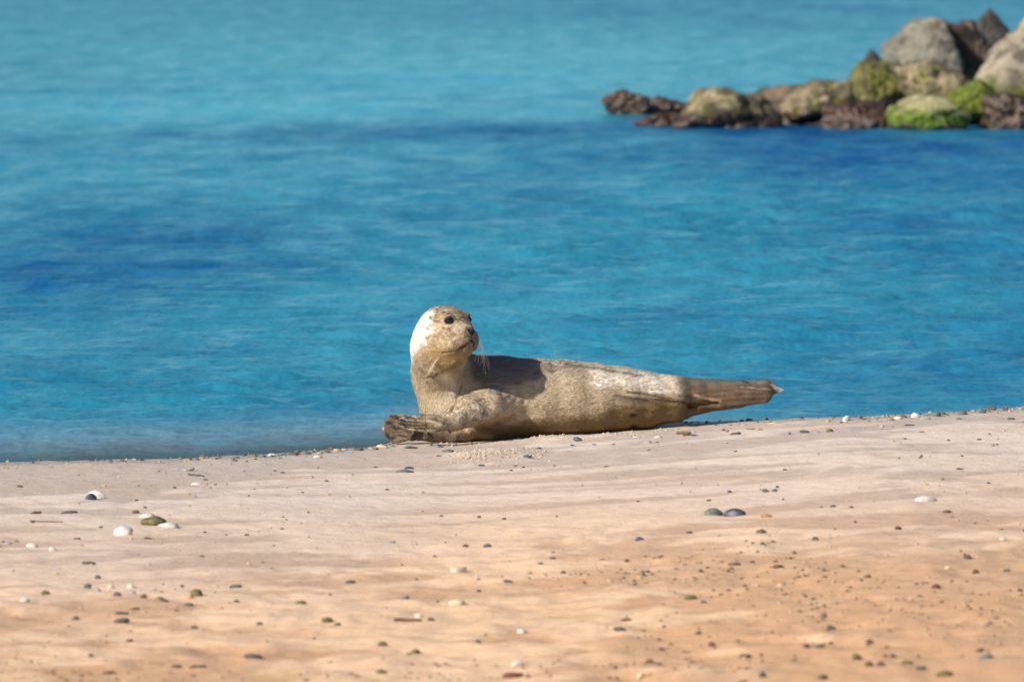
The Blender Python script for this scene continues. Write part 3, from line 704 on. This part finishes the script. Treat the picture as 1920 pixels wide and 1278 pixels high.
bn = M.bump(M.noise(M.pos((0.6, 0.6, 1.6)), 190, 3, 0.7), 0.5, 0.004); M.l(bn, M.b.inputs['Normal'])
body = link('body', me, M.m, seal)

# short fur: blades lying along the coat
def flow(p, px, py):
    d = np.tile(np.array([[0.88, 0.42, -0.10]]), (len(p), 1))
    def bl(m, v): m = m[:, None]; return d*(1-m)+np.array([v])*m
    m = sstep(925, 860, px)*sstep(670, 700, py)
    d = bl(m, (0.25, 0.1, -0.95))
    m = sstep(690, 655, py)*sstep(915, 890, px)
    hv = -Fv*0.7+np.array([0, 0, -0.65]); d = bl(m, hv)
    am = np.interp(px, [820, 850, 900, 945], [1, 1, 1, 0])*sstep(28, 18, np.abs(py-np.interp(px, [800, 846, 880, 915, 940], [797, 789, 777, 764, 752])))
    d = bl(am, (-0.75, -0.4, -0.5))
    d = bl(((px < 835)*(py > 774)).astype(float), (-0.95, -0.2, 0.1))
    return d
tri = np.concatenate([SF[:, [0, 1, 2]], SF[:, [0, 2, 3]]])
A = np.linalg.norm(np.cross(SV[tri[:, 1]]-SV[tri[:, 0]], SV[tri[:, 2]]-SV[tri[:, 0]]), axis=1)
cen = SV[tri].mean(1); cpx, cpy = to_px(cen)
wgt = A*np.where((cpx < 905) & (cpy < 690), 2.2, 1.0)*np.where(SN[tri[:, 0], 1] > 0.5, 0.4, 1)*np.where(cen[:, 2] < 0.05, 0.5, 1)
NB = 95000
ti = rng.choice(len(tri), NB, p=wgt/wgt.sum())
r1 = np.sqrt(rng.random(NB)); r2_ = rng.random(NB); bw = np.stack([1-r1, r1*(1-r2_), r1*r2_], 1)
bp = (SV[tri[ti]]*bw[:, :, None]).sum(1); bN = (SN[tri[ti]]*bw[:, :, None]).sum(1); bN /= np.linalg.norm(bN, axis=1)[:, None]
bpx, bpy_ = to_px(bp)
keep = np.ones(NB, bool)
for sd in (1, -1): keep &= np.linalg.norm(bp-EYE[sd][0], axis=1) > 11.5*u
for k_ in (mouth, mouthL, cleft):
    for a_, b_ in zip(k_[:-1], k_[1:]):
        for t_ in (0, .25, .5, .75): keep &= np.linalg.norm(bp-(a_*(1-t_)+b_*t_), axis=1) > 2.6*u
keep &= np.linalg.norm(bp-H(66, 0, -2), axis=1) > 9.5*u
bp, bN, bpx, bpy_ = bp[keep], bN[keep], bpx[keep], bpy_[keep]; NB = len(bp)
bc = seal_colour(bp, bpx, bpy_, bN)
fd = flow(bp, bpx, bpy_); 
cl = np.stack([pn(bp[:, 0]*60, bp[:, 1]*60, bp[:, 2]*60), pn(bp[:, 0]*60+9, bp[:, 1]*60, bp[:, 2]*60), pn(bp[:, 0]*60, bp[:, 1]*60+9, bp[:, 2]*60)], 1)
fd = fd+0.45*cl+rng.normal(size=(NB, 3))*0.16
fd -= (fd*bN).sum(1)[:, None]*bN; fd /= np.maximum(np.linalg.norm(fd, axis=1), 1e-9)[:, None]
isface = (np.linalg.norm(bp-HC, axis=1) < 62*u) & (((bp-HC)@Fv)/u > -5)
isflip = ((bpx < 835) & (bpy_ > 774)) | (bpx > 1290)
ln = np.where(isface, 0.0035, np.where(isflip, 0.005, 0.0085))*(0.7+0.7*rng.random(NB))
lift = np.where(isface, 0.10, np.where(isflip, 0.08, 0.22))+0.10*rng.random(NB)
wd = np.where(isface, 0.0005, 0.0011)*(0.7+0.6*rng.random(NB))
side = np.cross(fd, bN)
b0 = bp-bN*0.0005; tp = bp+(fd+bN*lift[:, None])*ln[:, None]
BV = np.stack([b0-side*wd[:, None], b0+side*wd[:, None], tp], 1).reshape(-1, 3)
BF = np.arange(NB*3).reshape(-1, 3)
bc = bc*(0.68+0.5*rng.random((NB, 1)))
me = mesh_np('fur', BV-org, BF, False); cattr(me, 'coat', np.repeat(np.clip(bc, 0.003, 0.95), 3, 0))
M = NT('seal_fur'); M.l(M.attr('coat', 'Color'), M.b.inputs['Base Color']); M.b.inputs['Roughness'].default_value = 0.6
tag(link('fur', me, M.m, seal), kind='stuff')

# eyes
M = NT('eye_gloss'); M.b.inputs['Base Color'].default_value = (0.006, 0.004, 0.006, 1); M.b.inputs['Roughness'].default_value = 0.06
for sd in (1, -1):
    V, Fc = ico(4); ec, dv = EYE[sd]
    tv = np.cross(Uv, dv); tv /= np.linalg.norm(tv); uv2 = np.cross(dv, tv)
    me = mesh_np('eye', (V[:, :1]*dv*6.6+V[:, 1:2]*tv*8.2+V[:, 2:]*uv2*5.6)*u, Fc); o = link('eye', me, M.m, seal); o.location = tuple(ec+dv*0.3*u-org)
# tubes for whiskers, claws, sticks
def tube(pts, radii, n=5):
    pts = np.array(pts, float); V = []; Fs = []
    for i, p in enumerate(pts):
        t = pts[min(i+1, len(pts)-1)]-pts[max(i-1, 0)]; t = t/np.linalg.norm(t)
        a = np.cross(t, [0.1, 0.2, 1.0]); a /= np.linalg.norm(a); b = np.cross(t, a)
        for j in range(n):
            th = 2*math.pi*j/n; V.append(p+(a*math.cos(th)+b*math.sin(th))*radii[i])
    for i in range(len(pts)-1):
        for j in range(n): Fs.append([i*n+j, i*n+(j+1) % n, (i+1)*n+(j+1) % n, (i+1)*n+j])
    return np.array(V), np.array(Fs)
def curve_pts(p0, p1, p2, n=9):
    return [p0*(1-t)**2+2*p1*t*(1-t)+p2*t*t for t in np.linspace(0, 1, n)]
M = NT('whisker'); M.b.inputs['Base Color'].default_value = (0.85, 0.74, 0.52, 1); M.b.inputs['Roughness'].default_value = 0.4
rw = np.random.default_rng(5)
for sd in (1, -1):
    Vs, Fs, off_ = [], [], 0
    for i in range(15 if sd > 0 else 15):
        p0 = H(50+rw.random()*12-(3 if sd > 0 else 0), sd*(17+rw.random()*7), -19+rw.random()*12)
        if sd > 0: l = 42+45*rw.random(); dn = H(28-rw.random()*14, 32+rw.random()*8, -34); p2 = H(12-l*0.35-rw.random()*10, 33+rw.random()*16, -44-l*0.42)
        else: l = 40+45*rw.random(); dn = H(46+rw.random()*14, -36-rw.random()*14, -20-l*0.15); p2 = H(36+rw.random()*24, -26-rw.random()*30, -24-l*0.75)
        v, f = tube(curve_pts(p0, dn, p2), np.linspace(0.00042, 0.00018, 9), 4)
        Vs.append(v); Fs.append(f+off_); off_ += len(v)
    link('whiskers', mesh_np('whiskers', np.concatenate(Vs)-org, np.concatenate(Fs)), M.m, seal)
# claws of the near fore flipper
M = NT('claw'); M.b.inputs['Base Color'].default_value = (0.05, 0.035, 0.025, 1); M.b.inputs['Roughness'].default_value = 0.35
for a, b, r in tips:
    p0 = B(b[0]+3, b[1], b[2]-0.004); p2 = B(b[0]-8, b[1]+4, b[2]-0.006); p1 = B(b[0]-4, b[1]-1, b[2]-0.007)
    v, f = tube(curve_pts(p0, p1, p2, 6), np.linspace(0.0026, 0.0004, 6), 6)
    link('claw', mesh_np('claw', v-org, f), M.m, seal)

# ------------------------------------------------------------------ stones and shells on the sand
def stone_mat(name, a, b, spots=None, rough=0.7):
    M = NT(name); tc = M.n('ShaderNodeTexCoord'); v = tc.outputs['Object']
    c = M.mix(M.rng(M.noise(v, 90, 4, 0.65), 0.35, 0.65), a, b)
    if spots: c = M.mix(M.rng(M.noise(v, 260, 3, 0.7), 0.55, 0.7, 0, 0.7), c, spots)
    M.l(c, M.b.inputs['Base Color']); M.b.inputs['Roughness'].default_value = rough
    M.l(M.bump(M.noise(v, 220, 4, 0.7), 0.4, 0.002), M.b.inputs['Normal']); return M.m
MATS = {
 'white': stone_mat('white_shell', (0.66, 0.61, 0.54), (0.50, 0.45, 0.39), (0.3, 0.27, 0.24)),
 'cream': stone_mat('cream_stone', (0.68, 0.56, 0.38), (0.52, 0.42, 0.26)),
 'grey': stone_mat('grey_stone', (0.26, 0.24, 0.22), (0.40, 0.36, 0.32), (0.1, 0.09, 0.09)),
 'dark': stone_mat('dark_stone', (0.055, 0.05, 0.05), (0.11, 0.095, 0.085), (0.2, 0.17, 0.14)),
 'blue-black': stone_mat('mussel_blue', (0.028, 0.032, 0.055), (0.08, 0.088, 0.12), (0.25, 0.26, 0.30), 0.5),
 'brown': stone_mat('brown_scrap', (0.17, 0.10, 0.055), (0.10, 0.06, 0.035), (0.28, 0.19, 0.11)),
 'olive': stone_mat('olive_stone', (0.15, 0.12, 0.04), (0.075, 0.06, 0.025), (0.35, 0.28, 0.1)),
 'orange': stone_mat('orange_stone', (0.48, 0.27, 0.14), (0.36, 0.19, 0.10)),
 'green-grey': stone_mat('green_grey_stone', (0.13, 0.16, 0.14), (0.07, 0.09, 0.085), (0.3, 0.33, 0.28)),
 'tan': stone_mat('tan_stone', (0.48, 0.34, 0.21), (0.36, 0.25, 0.15)),
 'red-brown': stone_mat('red_brown_stone', (0.16, 0.05, 0.03), (0.08, 0.03, 0.02)),
}
C5 = lambda x, y: (x/2.673, 800+y/2.673, 2.673); C6 = lambda x, y: (640+x/2.673, 800+y/2.673, 2.673); C7 = lambda x, y: (1280+x/2.375, 740+y/2.375, 2.375)
W, G, D, BB, BR, OL, CR, OR, GG, TN, RB = 'white', 'grey', 'dark', 'blue-black', 'brown', 'olive', 'cream', 'orange', 'green-grey', 'tan', 'red-brown'
L5 = [(940,205,70,22,G),(1030,257,24,10,D),(985,277,55,18,W),(100,290,35,14,D),(1555,248,35,16,G),(160,595,60,28,W),(265,607,40,28,W),(35,577,50,14,G),
 (445,680,70,22,D),(385,558,40,12,D),(745,556,50,12,D),(440,795,38,34,D),(490,745,32,28,D),(487,822,40,28,G),(655,797,44,30,W),(555,800,34,26,CR),(588,845,40,30,D),(660,830,44,24,G),(720,860,36,28,BR),
 (985,835,62,50,OL),(952,852,36,26,OR),(1180,802,66,22,D),(125,872,48,28,W),(378,940,38,30,D),(610,978,84,28,D),(610,930,70,14,BR),(675,908,50,18,BR),(1270,1150,100,32,D),(1640,975,60,34,OL),(1690,990,40,24,OL),(1510,885,60,24,OL),
 (945,885,50,20,D),(1185,885,30,18,D),(975,985,40,20,D),(1300,985,36,22,D),(225,825,50,30,OL),(650,1068,36,18,BR),(455,1140,26,22,BR),(540,1210,60,20,BR),(880,1180,56,18,BR),(990,1188,90,18,BR),(505,498,22,14,D),
 (345,430,90,20,D),(180,425,60,20,BR),(680,425,40,20,BR),(820,870,50,20,BR),(800,850,44,26,OL),
 (45,183,45,12,D),(195,180,90,12,CR),(337,174,30,14,D),(478,172,30,14,D),(545,172,50,12,G),(595,170,34,14,D),(670,166,50,18,G),(650,190,60,16,BR),(750,160,50,22,G),(820,162,36,14,G),(877,155,58,22,OL),(875,188,34,12,D),(935,160,24,16,OL),(997,154,42,14,D),(1085,140,60,24,GG),(1065,164,50,8,D),(1175,163,34,10,D),
 (1180,142,40,20,OL),(1235,141,44,18,D),(1310,137,28,14,TN),(1370,136,56,20,W),(1415,134,36,16,GG),(1470,130,50,18,D),(1490,122,34,16,GG),(1545,126,34,18,D),(1593,142,44,16,W),(1600,127,36,14,G),(1660,106,30,24,D),(1690,115,40,16,TN),(1640,122,34,14,OL),(1225,214,14,8,D),(1415,220,26,8,BR),(1595,195,14,10,D)]
L6 = [(15,112,34,14,G),(85,108,50,22,D),(205,95,56,20,CR),(150,104,34,14,G),(350,98,70,14,D),(498,95,34,12,BB),(535,118,60,20,GG),(1185,60,46,28,BB),(1160,92,30,10,BB),(1270,86,28,8,BB),(1365,86,18,8,BB),(1535,72,40,20,G),(1587,46,42,16,W),(1480,48,40,7,W),(1580,76,24,8,D),
 (985,118,40,14,BB),(935,152,44,18,BB),(702,190,34,10,BB),(490,150,30,8,D),(172,191,24,7,BB),(230,318,20,10,BR),(58,242,12,8,D),(500,450,18,14,BR),(690,453,22,16,BR),(815,458,22,14,BR),(250,584,44,14,G),(622,603,30,18,BR),(732,597,44,22,BB),
 (1495,563,48,26,BB),(1058,658,34,22,D),(1112,735,26,22,D),(45,772,50,20,D),(835,780,50,18,D),(690,818,26,20,D),(322,857,40,18,GG),(580,890,80,36,CR),(388,945,44,26,W),(450,975,40,22,D),(905,1018,50,26,W),(1395,1005,70,28,D),(1435,950,70,20,BR),(1613,867,30,22,D),(1605,1092,34,26,D),
 (1540,1158,50,32,OL),(1595,1180,36,26,D),(1500,1225,40,36,CR),(880,1185,70,34,W),(865,1248,120,34,RB),(685,1080,30,24,D),(1430,675,26,18,BR),(1600,635,36,14,BR),(205,1080,50,30,OL),(370,1110,50,30,OL),(200,1225,60,24,OL),(470,655,24,12,BR)]
L7 = [(370,545,55,14,OR),(350,610,48,22,BR),(370,427,32,22,D),(410,425,24,18,D),(210,430,26,14,BB),(30,605,30,16,D),(590,640,30,22,D),(960,593,32,22,RB),(668,496,28,14,D),(750,503,26,12,BR),(1175,515,40,14,BR),(355,672,24,18,D),(497,693,20,18,D),(1270,705,40,26,D),(1305,775,32,26,BR),(1445,773,34,24,D),
 (1128,843,44,26,RB),(823,800,34,20,BR),(35,890,60,26,OL),(95,905,30,20,D),(1425,630,28,18,W),(1180,765,26,16,CR),(425,765,55,18,BR),(230,758,60,16,BR),(628,967,28,26,BR),(660,1026,42,26,D),(832,1083,34,26,BR),(775,1153,44,38,OL),(938,1150,32,28,D),(830,1198,42,30,OL),(882,1200,38,32,D),(1000,1183,60,22,OL),(1060,1208,50,20,D),(1165,1230,80,34,OL),
 (1350,1167,62,28,GG),(1325,1118,38,22,RB),(610,1110,40,26,D),(550,1115,30,24,BR),(355,1245,34,32,D),(280,1148,60,22,BR),(130,1097,36,26,BR),(620,1245,50,28,BR),(270,1262,40,20,D),(70,1042,30,22,BR),(1502,860,26,20,BR),
 (648,110,26,14,TN),(915,102,50,16,G),(887,130,24,14,G),(960,98,40,18,W),(985,92,30,14,D),(1080,97,50,20,G),(1125,82,50,24,GG),(1160,80,30,16,D),(1010,127,50,8,D),(1245,76,46,22,GG),(1335,73,36,14,D),(1378,60,40,22,D),(1232,101,34,8,GG),(1463,101,34,12,D),(1505,57,34,14,G),(1440,62,30,12,D),(1295,70,24,10,G),
 (545,160,50,18,D),(597,164,30,8,TN),(656,156,34,20,OL),(477,167,14,12,D),(237,173,50,14,D),(340,159,36,14,TN),(55,176,50,8,BB),(15,175,34,10,BR),(1065,165,30,6,D),(990,190,16,8,BR),(1058,281,18,10,D),(1183,204,18,8,BR),(1320,202,22,10,D),(1375,230,28,12,G),(1362,394,18,12,D),(1235,330,40,8,BR),(455,328,20,10,BR),(410,125,50,10,CR)]
items = []      # px, py, w, h, colour
for fn2, Lst in ((C5, L5), (C6, L6), (C7, L7)):
    for (x, y, w_, h_, col) in Lst:
        a, b, s = fn2(x, y); items.append((a, b, w_/s, h_/s, col))
def surf(px, py):
    return ground_hit(px, py, lambda x, y: ground_smooth(x, y))
KIND = {W: ('pebble', 'pebble'), BB: ('mussel_shell', 'shell'), BR: ('seaweed_scrap', 'seaweed')}
# landmarks: distinctive finds, built below, used to say where the plain ones lie
LM = [(176, 927, 'the white-topped mussel shell'), (231, 993, 'the round white stone'), (288, 975, 'the stone trio'), (1361, 962, 'the big blue-black mussel pair'),
      (1736, 934, 'the flat white shell at right'), (860, 1067, 'the dark-mouthed white shell'), (758, 880, 'the green-grey slate flake'), (1587, 782, 'the white shell on the crest'),
      (369, 1111, 'the round olive pebble'), (963, 1262, 'the red-brown bottom stone'), (1716, 1258, 'the bottom right olive clump'), (480, 1230, 'the flat black stone'),
      (1176, 1176, 'the low middle black pebble'), (1814, 1037, 'the black pebble at right'), (350, 876, 'the grey shore pebble'), (1200, 1011, 'the blue-black chip in mid sand'),
      (740, 808, 'the seal\'s fore flippers'), (1185, 800, 'the seal\'s hips'), (1440, 735, 'the seal\'s hind flippers'), (65, 1023, 'the far left white pebble'), (912, 1023, 'the blue-black pebble in mid sand'),
      (230, 1165, 'the long black stone at lower left'), (1700, 775, 'the pebble heap on the right crest'), (405, 853, 'the left shoreline pebbles'), (620, 845, 'the left shoreline stones'), (1288, 1075, 'the olive scrap at centre right')]
def where(px, py):
    LMx = [l for l in LM if abs(l[0]-px)+abs(l[1]-py) > 14]
    best = min(LMx, key=lambda l: (l[0]-px)**2+((l[1]-py)*1.6)**2); dx, dy = px-best[0], py-best[1]
    if abs(dx)+abs(dy) < 6: return None, best
    v = '' if abs(dy) < 0.25*abs(dx) else ('below' if dy > 0 else 'above'); h_ = '' if abs(dx) < 0.45*abs(dy) else ('right' if dx > 0 else 'left')
    s = v+(' and to the ' if v and h_ else '')+(h_+(' of' if h_ and not v else '') if h_ else '')
    s = {'below': 'directly below', 'above': 'directly above'}.get(s, s)
    if v and h_: s = v+' '+h_+' of'
    dist = math.hypot(dx, dy*1.3); q = 'just ' if dist < 45 else ('' if dist < 120 else 'well ')
    return q+s+' '+best[2], best
def size_word(w_): return 'tiny' if w_ < 9 else ('small' if w_ < 16 else ('medium' if w_ < 26 else 'larger'))
SHAPES = []
def small_stone(i, px, py, w_, h_, col):
    p = surf(px, py+h_*0.42); k = p[1]/F; r = np.random.default_rng(1000+i)
    V, Fc = ico(3); V = V.copy()
    n = r.normal(size=(9, 3)); n /= np.linalg.norm(n, axis=1)[:, None]; q = np.maximum(V@n.T/(0.7+0.3*r.random(9)), 1e-3); q = np.concatenate([q, np.full((len(V), 1), 1.0)], 1)
    V = V/((q**7).sum(1)**(1/7))[:, None]
    V *= (1+0.10*fbm(V[:, 0]*2+i, V[:, 1]*2, V[:, 2]*2, 3))[:, None]
    lo, hi = V.min(0), V.max(0); V = (V-(lo+hi)/2)/((hi-lo)/2)
    rx, rz = w_/2*k, max(h_*0.52*k, 0.0014); rd = rx*(0.55+0.3*r.random())
    if col == BB: V[:, 2] = np.where(V[:, 2] < 0, V[:, 2]*0.5, V[:, 2]*np.sqrt(np.clip(1.1-V[:, 0]*0.5, 0.2, 2)))
    if col == BR: V[:, 2] += 0.5*fbm(V[:, 0]*3+i, V[:, 1]*3, 0, 3); V[:, 1] += 0.4*fbm(V[:, 0]*2.5+i, 3, V[:, 2]*2, 2)
    tz = (r.random()-0.5)*0.25
    V = V*np.array([rx, rd, rz]); V[:, 2] += V[:, 0]*tz
    nm, cat = KIND.get(col, ('pebble', 'pebble'))
    o = link(nm, mesh_np(nm, V, Fc), MATS[col]); o.location = (p[0], p[1]+rd*0.3, float(ground(np.array(p[0]), np.array(p[1]+rd*0.3)))+rz*0.42)
    o['category'] = cat; return o, nm
used = {}
ordn = ['nearest', 'second nearest', 'third nearest', 'fourth nearest', 'fifth nearest', 'sixth nearest', 'seventh nearest', 'eighth nearest']
rec = []
for i, (px_, py2, w_, h_, col) in enumerate(items):
    o, nm = small_stone(i, px_, py2, w_, h_, col)
    wh_, best = where(px_, py2)
    noun = {'pebble': 'pebble', 'mussel_shell': 'mussel shell', 'seaweed_scrap': 'seaweed scrap'}[nm]
    shp = 'flat' if h_ < 0.36*w_ else ('round' if h_ > 0.6*w_ else 'oval')
    if noun == 'seaweed scrap': shp = 'ragged'
    d_ = math.hypot(px_-best[0], py2-best[1])
    base = f"{size_word(w_)} {shp} {col} {noun}"
    if wh_ is None: lab = f"{base}, known as {best[2]}"
    else: lab = f"{base} {wh_}"
    rec.append([o, lab, d_, base, best[2], wh_ is None])
from collections import defaultdict
dd = defaultdict(list)
for r in rec: dd[r[1]].append(r)
for lab, rs in dd.items():
    rs.sort(key=lambda r: r[2])
    for k_, r in enumerate(rs): r[1] = lab if len(rs) == 1 else lab+', '+('nearer one' if k_ == 0 and len(rs) == 2 else 'farther one' if len(rs) == 2 else ordn[k_])
for r in rec:
    if r[5]: r[1] = r[3]+' '+{'t': ''}.get(r[4][0], '')+('standing out as '+r[4] if False else 'lying as '+r[4])
    r[0]['label'] = r[1]; r[0]['group'] = {'pebble': 'pebbles scattered on the beach', 'mussel_shell': 'mussel shell bits on the beach', 'seaweed_scrap': 'scraps of dried seaweed on the sand'}[r[0].name.split('.')[0]]

# distinctive finds, each its own build
def shell_mesh(L_, W_, Hh, th=0.0012, n=18, m=12):
    """an open mussel valve: pointed at one end, domed, with a rim"""
    V = []; Fq = []
    for lay in (0, 1):
        for i in range(n+1):
            t = i/n; xx = (t-0.5)*L_; prof = (math.sin(math.pi*min(t**0.75, 1))**0.6 if 0 < t < 1 else 0.0)*W_/2+0.0003
            for j in range(m+1):
                s_ = j/m*2-1; yy = s_*prof; zz = Hh*(max(0, 1-s_*s_)**0.5)*(math.sin(math.pi*(0.12+0.8*t)))**0.8
                V.append((xx, yy, zz-lay*th))
    nl = (n+1)*(m+1)
    for i in range(n):
        for j in range(m):
            a = i*(m+1)+j; Fq.append((a, a+1, a+m+2, a+m+1)); Fq.append((nl+a, nl+a+m+1, nl+a+m+2, nl+a+1))
    for i in range(n):
        for j in (0, m):
            a = i*(m+1)+j; q = (a, a+m+1, nl+a+m+1, nl+a); Fq.append(q if j == 0 else q[::-1])
    return np.array(V), np.array(Fq)
def place(o, px_, py2, dz=0.0):
    p = surf(px_, py2); o.location = (p[0], p[1], float(ground(np.array(p[0]), np.array(p[1])))+dz); return p[1]/F
def shell(px_, py2, w_, h_, col, label, rot=0.3, tilt=0.0, flip=False, name='mussel_shell'):
    k = 20/F; V, Fq = shell_mesh(w_*k, w_*k*0.55, h_*k*0.85)
    o = link(name, mesh_np(name, V, Fq), MATS[col]); place(o, px_, py2+h_*0.4, 0.0005+(h_*k*0.6 if flip else 0)); o.rotation_euler = ((math.pi if flip else 0)+tilt, 0, rot)
    return tag(o, label, 'shell')
def stone(i, px_, py2, w_, h_, col, label, name='stone'):
    o, nm = small_stone(i, px_, py2, w_, h_, col); o.name = name; o.data.name = name
    return tag(o, label, 'stone' if name == 'stone' else None)
shell(171, 929, 26, 15, BB, 'blue-black mussel shell lying under the edge of the white-topped one, far left', 0.5)
shell(180, 925, 40, 19, W, 'white-topped domed mussel shell lying alone on the left sand', -0.2)
stone(901, 231, 994, 37, 25, W, 'round white stone with a grey crease, left of the stone trio')
stone(902, 316, 985, 42, 14, W, 'flat white stone, rightmost of the three stones at left')
stone(903, 288, 975, 50, 22, OL, 'olive stone with dark tip, middle of the three stones at left')
stone(904, 275, 965, 32, 12, W, 'small white stone, topmost of the three stones at left')
shell(1338, 962, 36, 16, GG, 'left grey-green half of the mussel pair lying on the right sand', 0.1, 0.15)
shell(1377, 961, 44, 17, BB, 'right blue-black half of the big mussel pair on the right sand', 3.0)
shell(1736, 934, 46, 12, W, 'thin flat white shell flake on the right sand', 0.25, 0.2, name='white_shell')
shell(1587, 781, 22, 15, W, 'white upright shell standing on the beach crest right of the seal', 0.6, 0.4, name='white_shell')
shell(1716, 775, 19, 13, W, 'white open shell in the pebble heap on the right crest', -0.4, 0.3, name='white_shell')
shell(860, 1068, 30, 15, W, 'small white shell showing a dark hollow, below centre', 0.2, 0, True, name='white_shell')
shell(759, 881, 40, 8, GG, 'long green-grey slate flake on the sand left below the seal', 0.1, name='slate_flake')['category'] = 'stone'
shell(767, 875, 22, 6, BB, 'blue-black mussel fragment touching the green-grey slate flake', 0.3)
shell(1178, 829, 18, 9, G, 'grey pointed shell on the sand just below the seal\'s hips', 0.4, name='grey_shell') if False else None
def stick(pts, r, label, col=BR):
    Pw = [surf(*q) for q in pts]; Pw = [np.array([q[0], q[1], float(ground(np.array(q[0]), np.array(q[1])))+r*0.8]) for q in Pw]
    c0 = Pw[len(Pw)//2]; v, f = tube([q-c0 for q in Pw], [r*(1-0.35*abs(i/(len(Pw)-1)*2-1)) for i in range(len(Pw))], 7)
    o = link('driftwood_stick', mesh_np('driftwood_stick', v, f), MATS[col]); o.location = tuple(c0); return tag(o, label, 'stick')
stick([(354, 891), (361, 890.7), (368, 891.2), (375, 891), (382, 891.5)], 0.0028, 'thin dark stick lying flat near the shoreline at left', D)
stick([(740, 1166), (756, 1165), (772, 1166.5), (790, 1165.5)], 0.0045, 'reddish brown stick left of the dark pebble in the lower middle', BR)
stick([(1400, 806), (1408, 806.4), (1420, 805.6)], 0.0018, 'thin dark twig on the sand below the seal\'s hind flippers', D)
stick([(1268, 813.5), (1280, 812.8), (1294, 813.2)], 0.005, 'short brown driftwood piece below the seal\'s hips', BR)
stick([(56, 976), (75, 977.5), (95, 978), (118, 979)], 0.0022, 'thin brown twig above the white pebble near the left edge', BR)

# grit, crumbs and clods: nobody could count them
def scatter(name, n, pts_fn, size_fn, mats, label, seed):
    r = np.random.default_rng(seed); V0, F0 = ico(1); n0 = len(V0); Vs = []; Fs = []
    XY = pts_fn(r, n); sz = size_fn(r, len(XY)); zz = ground(XY[:, 0], XY[:, 1])
    mi = r.integers(0, len(mats), len(XY))
    for i in range(len(XY)):
        V = V0*(1+0.35*(r.random((n0, 1))-0.5))*np.array([1, 0.5+0.6*r.random(), 0.35+0.5*r.random()])*sz[i]
        a_ = r.random()*6.28; ca, sa = math.cos(a_), math.sin(a_); V = np.stack([V[:, 0]*ca-V[:, 1]*sa, V[:, 0]*sa+V[:, 1]*ca, V[:, 2]], 1)
        Vs.append(V+np.array([XY[i, 0], XY[i, 1], zz[i]+sz[i]*0.15])); Fs.append(F0+i*n0)
    me = mesh_np(name, np.concatenate(Vs), np.concatenate(Fs), False)
    for m in mats: me.materials.append(m)
    me.polygons.foreach_set('material_index', np.repeat(mi, len(F0)).astype(np.int32))
    o = link(name, me); return tag(o, label, name.split('_')[-1], kind='stuff')
SANDM = NT('clod_sand'); SANDM.l(SANDM.mix(SANDM.noise(SANDM.pos(), 120, 3), (0.40, 0.32, 0.24), (0.56, 0.46, 0.36)), SANDM.b.inputs['Base Color']); SANDM.b.inputs['Roughness'].default_value = 0.95
SANDM = SANDM.m
def px_cloud(lst):
    def f(r, n):
        out = []
        tot = sum(q[4] for q in lst)
        for (cx, cy, sx, sy, wt) in lst:
            for _ in range(int(n*wt/tot)):
                p = surf(cx+r.normal()*sx, min(1300, cy+r.normal()*sy)); out.append(p[:2])
        return np.array(out)
    return f
scatter('sand_clods', 650, px_cloud([(890, 860, 26, 5, 3), (970, 852, 30, 4, 3), (935, 857, 34, 5, 2), (1030, 822, 34, 2.0, 2), (1150, 812, 30, 2, 1), (1240, 803, 20, 1.5, .5), (870, 832, 40, 2, .7)]),
        lambda r, n: 0.0015+0.0045*r.random(n)**2, [SANDM], 'clumps of damp sand pushed up beside the seal', 31)
def cloud_field(r, n):
    X_ = r.uniform(-1.55, 1.55, n*4); Y_ = r.uniform(16.3, 24.6, n*4)
    d_ = fbm(X_*1.1, Y_*0.7, 40, 3)+0.5*sstep(20.5, 17, Y_)*np.where(np.abs(X_) > 0.5, 1.2, 0.6)-0.25
    k_ = (r.random(n*4) < sstep(0.0, 0.7, d_)*0.9+0.04) & (Y_ < shore_y(X_)-0.05); return np.stack([X_[k_], Y_[k_]], 1)[:n]
scatter('shell_grit', 2600, cloud_field, lambda r, n: 0.0014+0.0055*r.random(n)**3, [MATS[D], MATS[BR], MATS[BR], MATS[TN], MATS[OL], MATS[BR]], 'fine dark and pale grit strewn over the foreground sand', 32)
scatter('sand_crumbs', 1500, cloud_field, lambda r, n: 0.0015+0.006*r.random(n)**2.5, [MATS[TN], MATS[BR], MATS[TN]], 'dry crumbs of sand over the foreground', 33)
def shore_line(r, n):
    X_ = r.uniform(-1.6, 1.6, n); return np.stack([X_, shore_y(X_)-0.05+r.normal(size=n)*0.07], 1)
scatter('shoreline_gravel', 800, shore_line, lambda r, n: 0.0013+0.0075*r.random(n)**3.5, [MATS[D], MATS[G], MATS[D], MATS[GG], MATS[BR], MATS[OL], MATS[TN]], 'fine gravel and shell bits along the water line', 34)
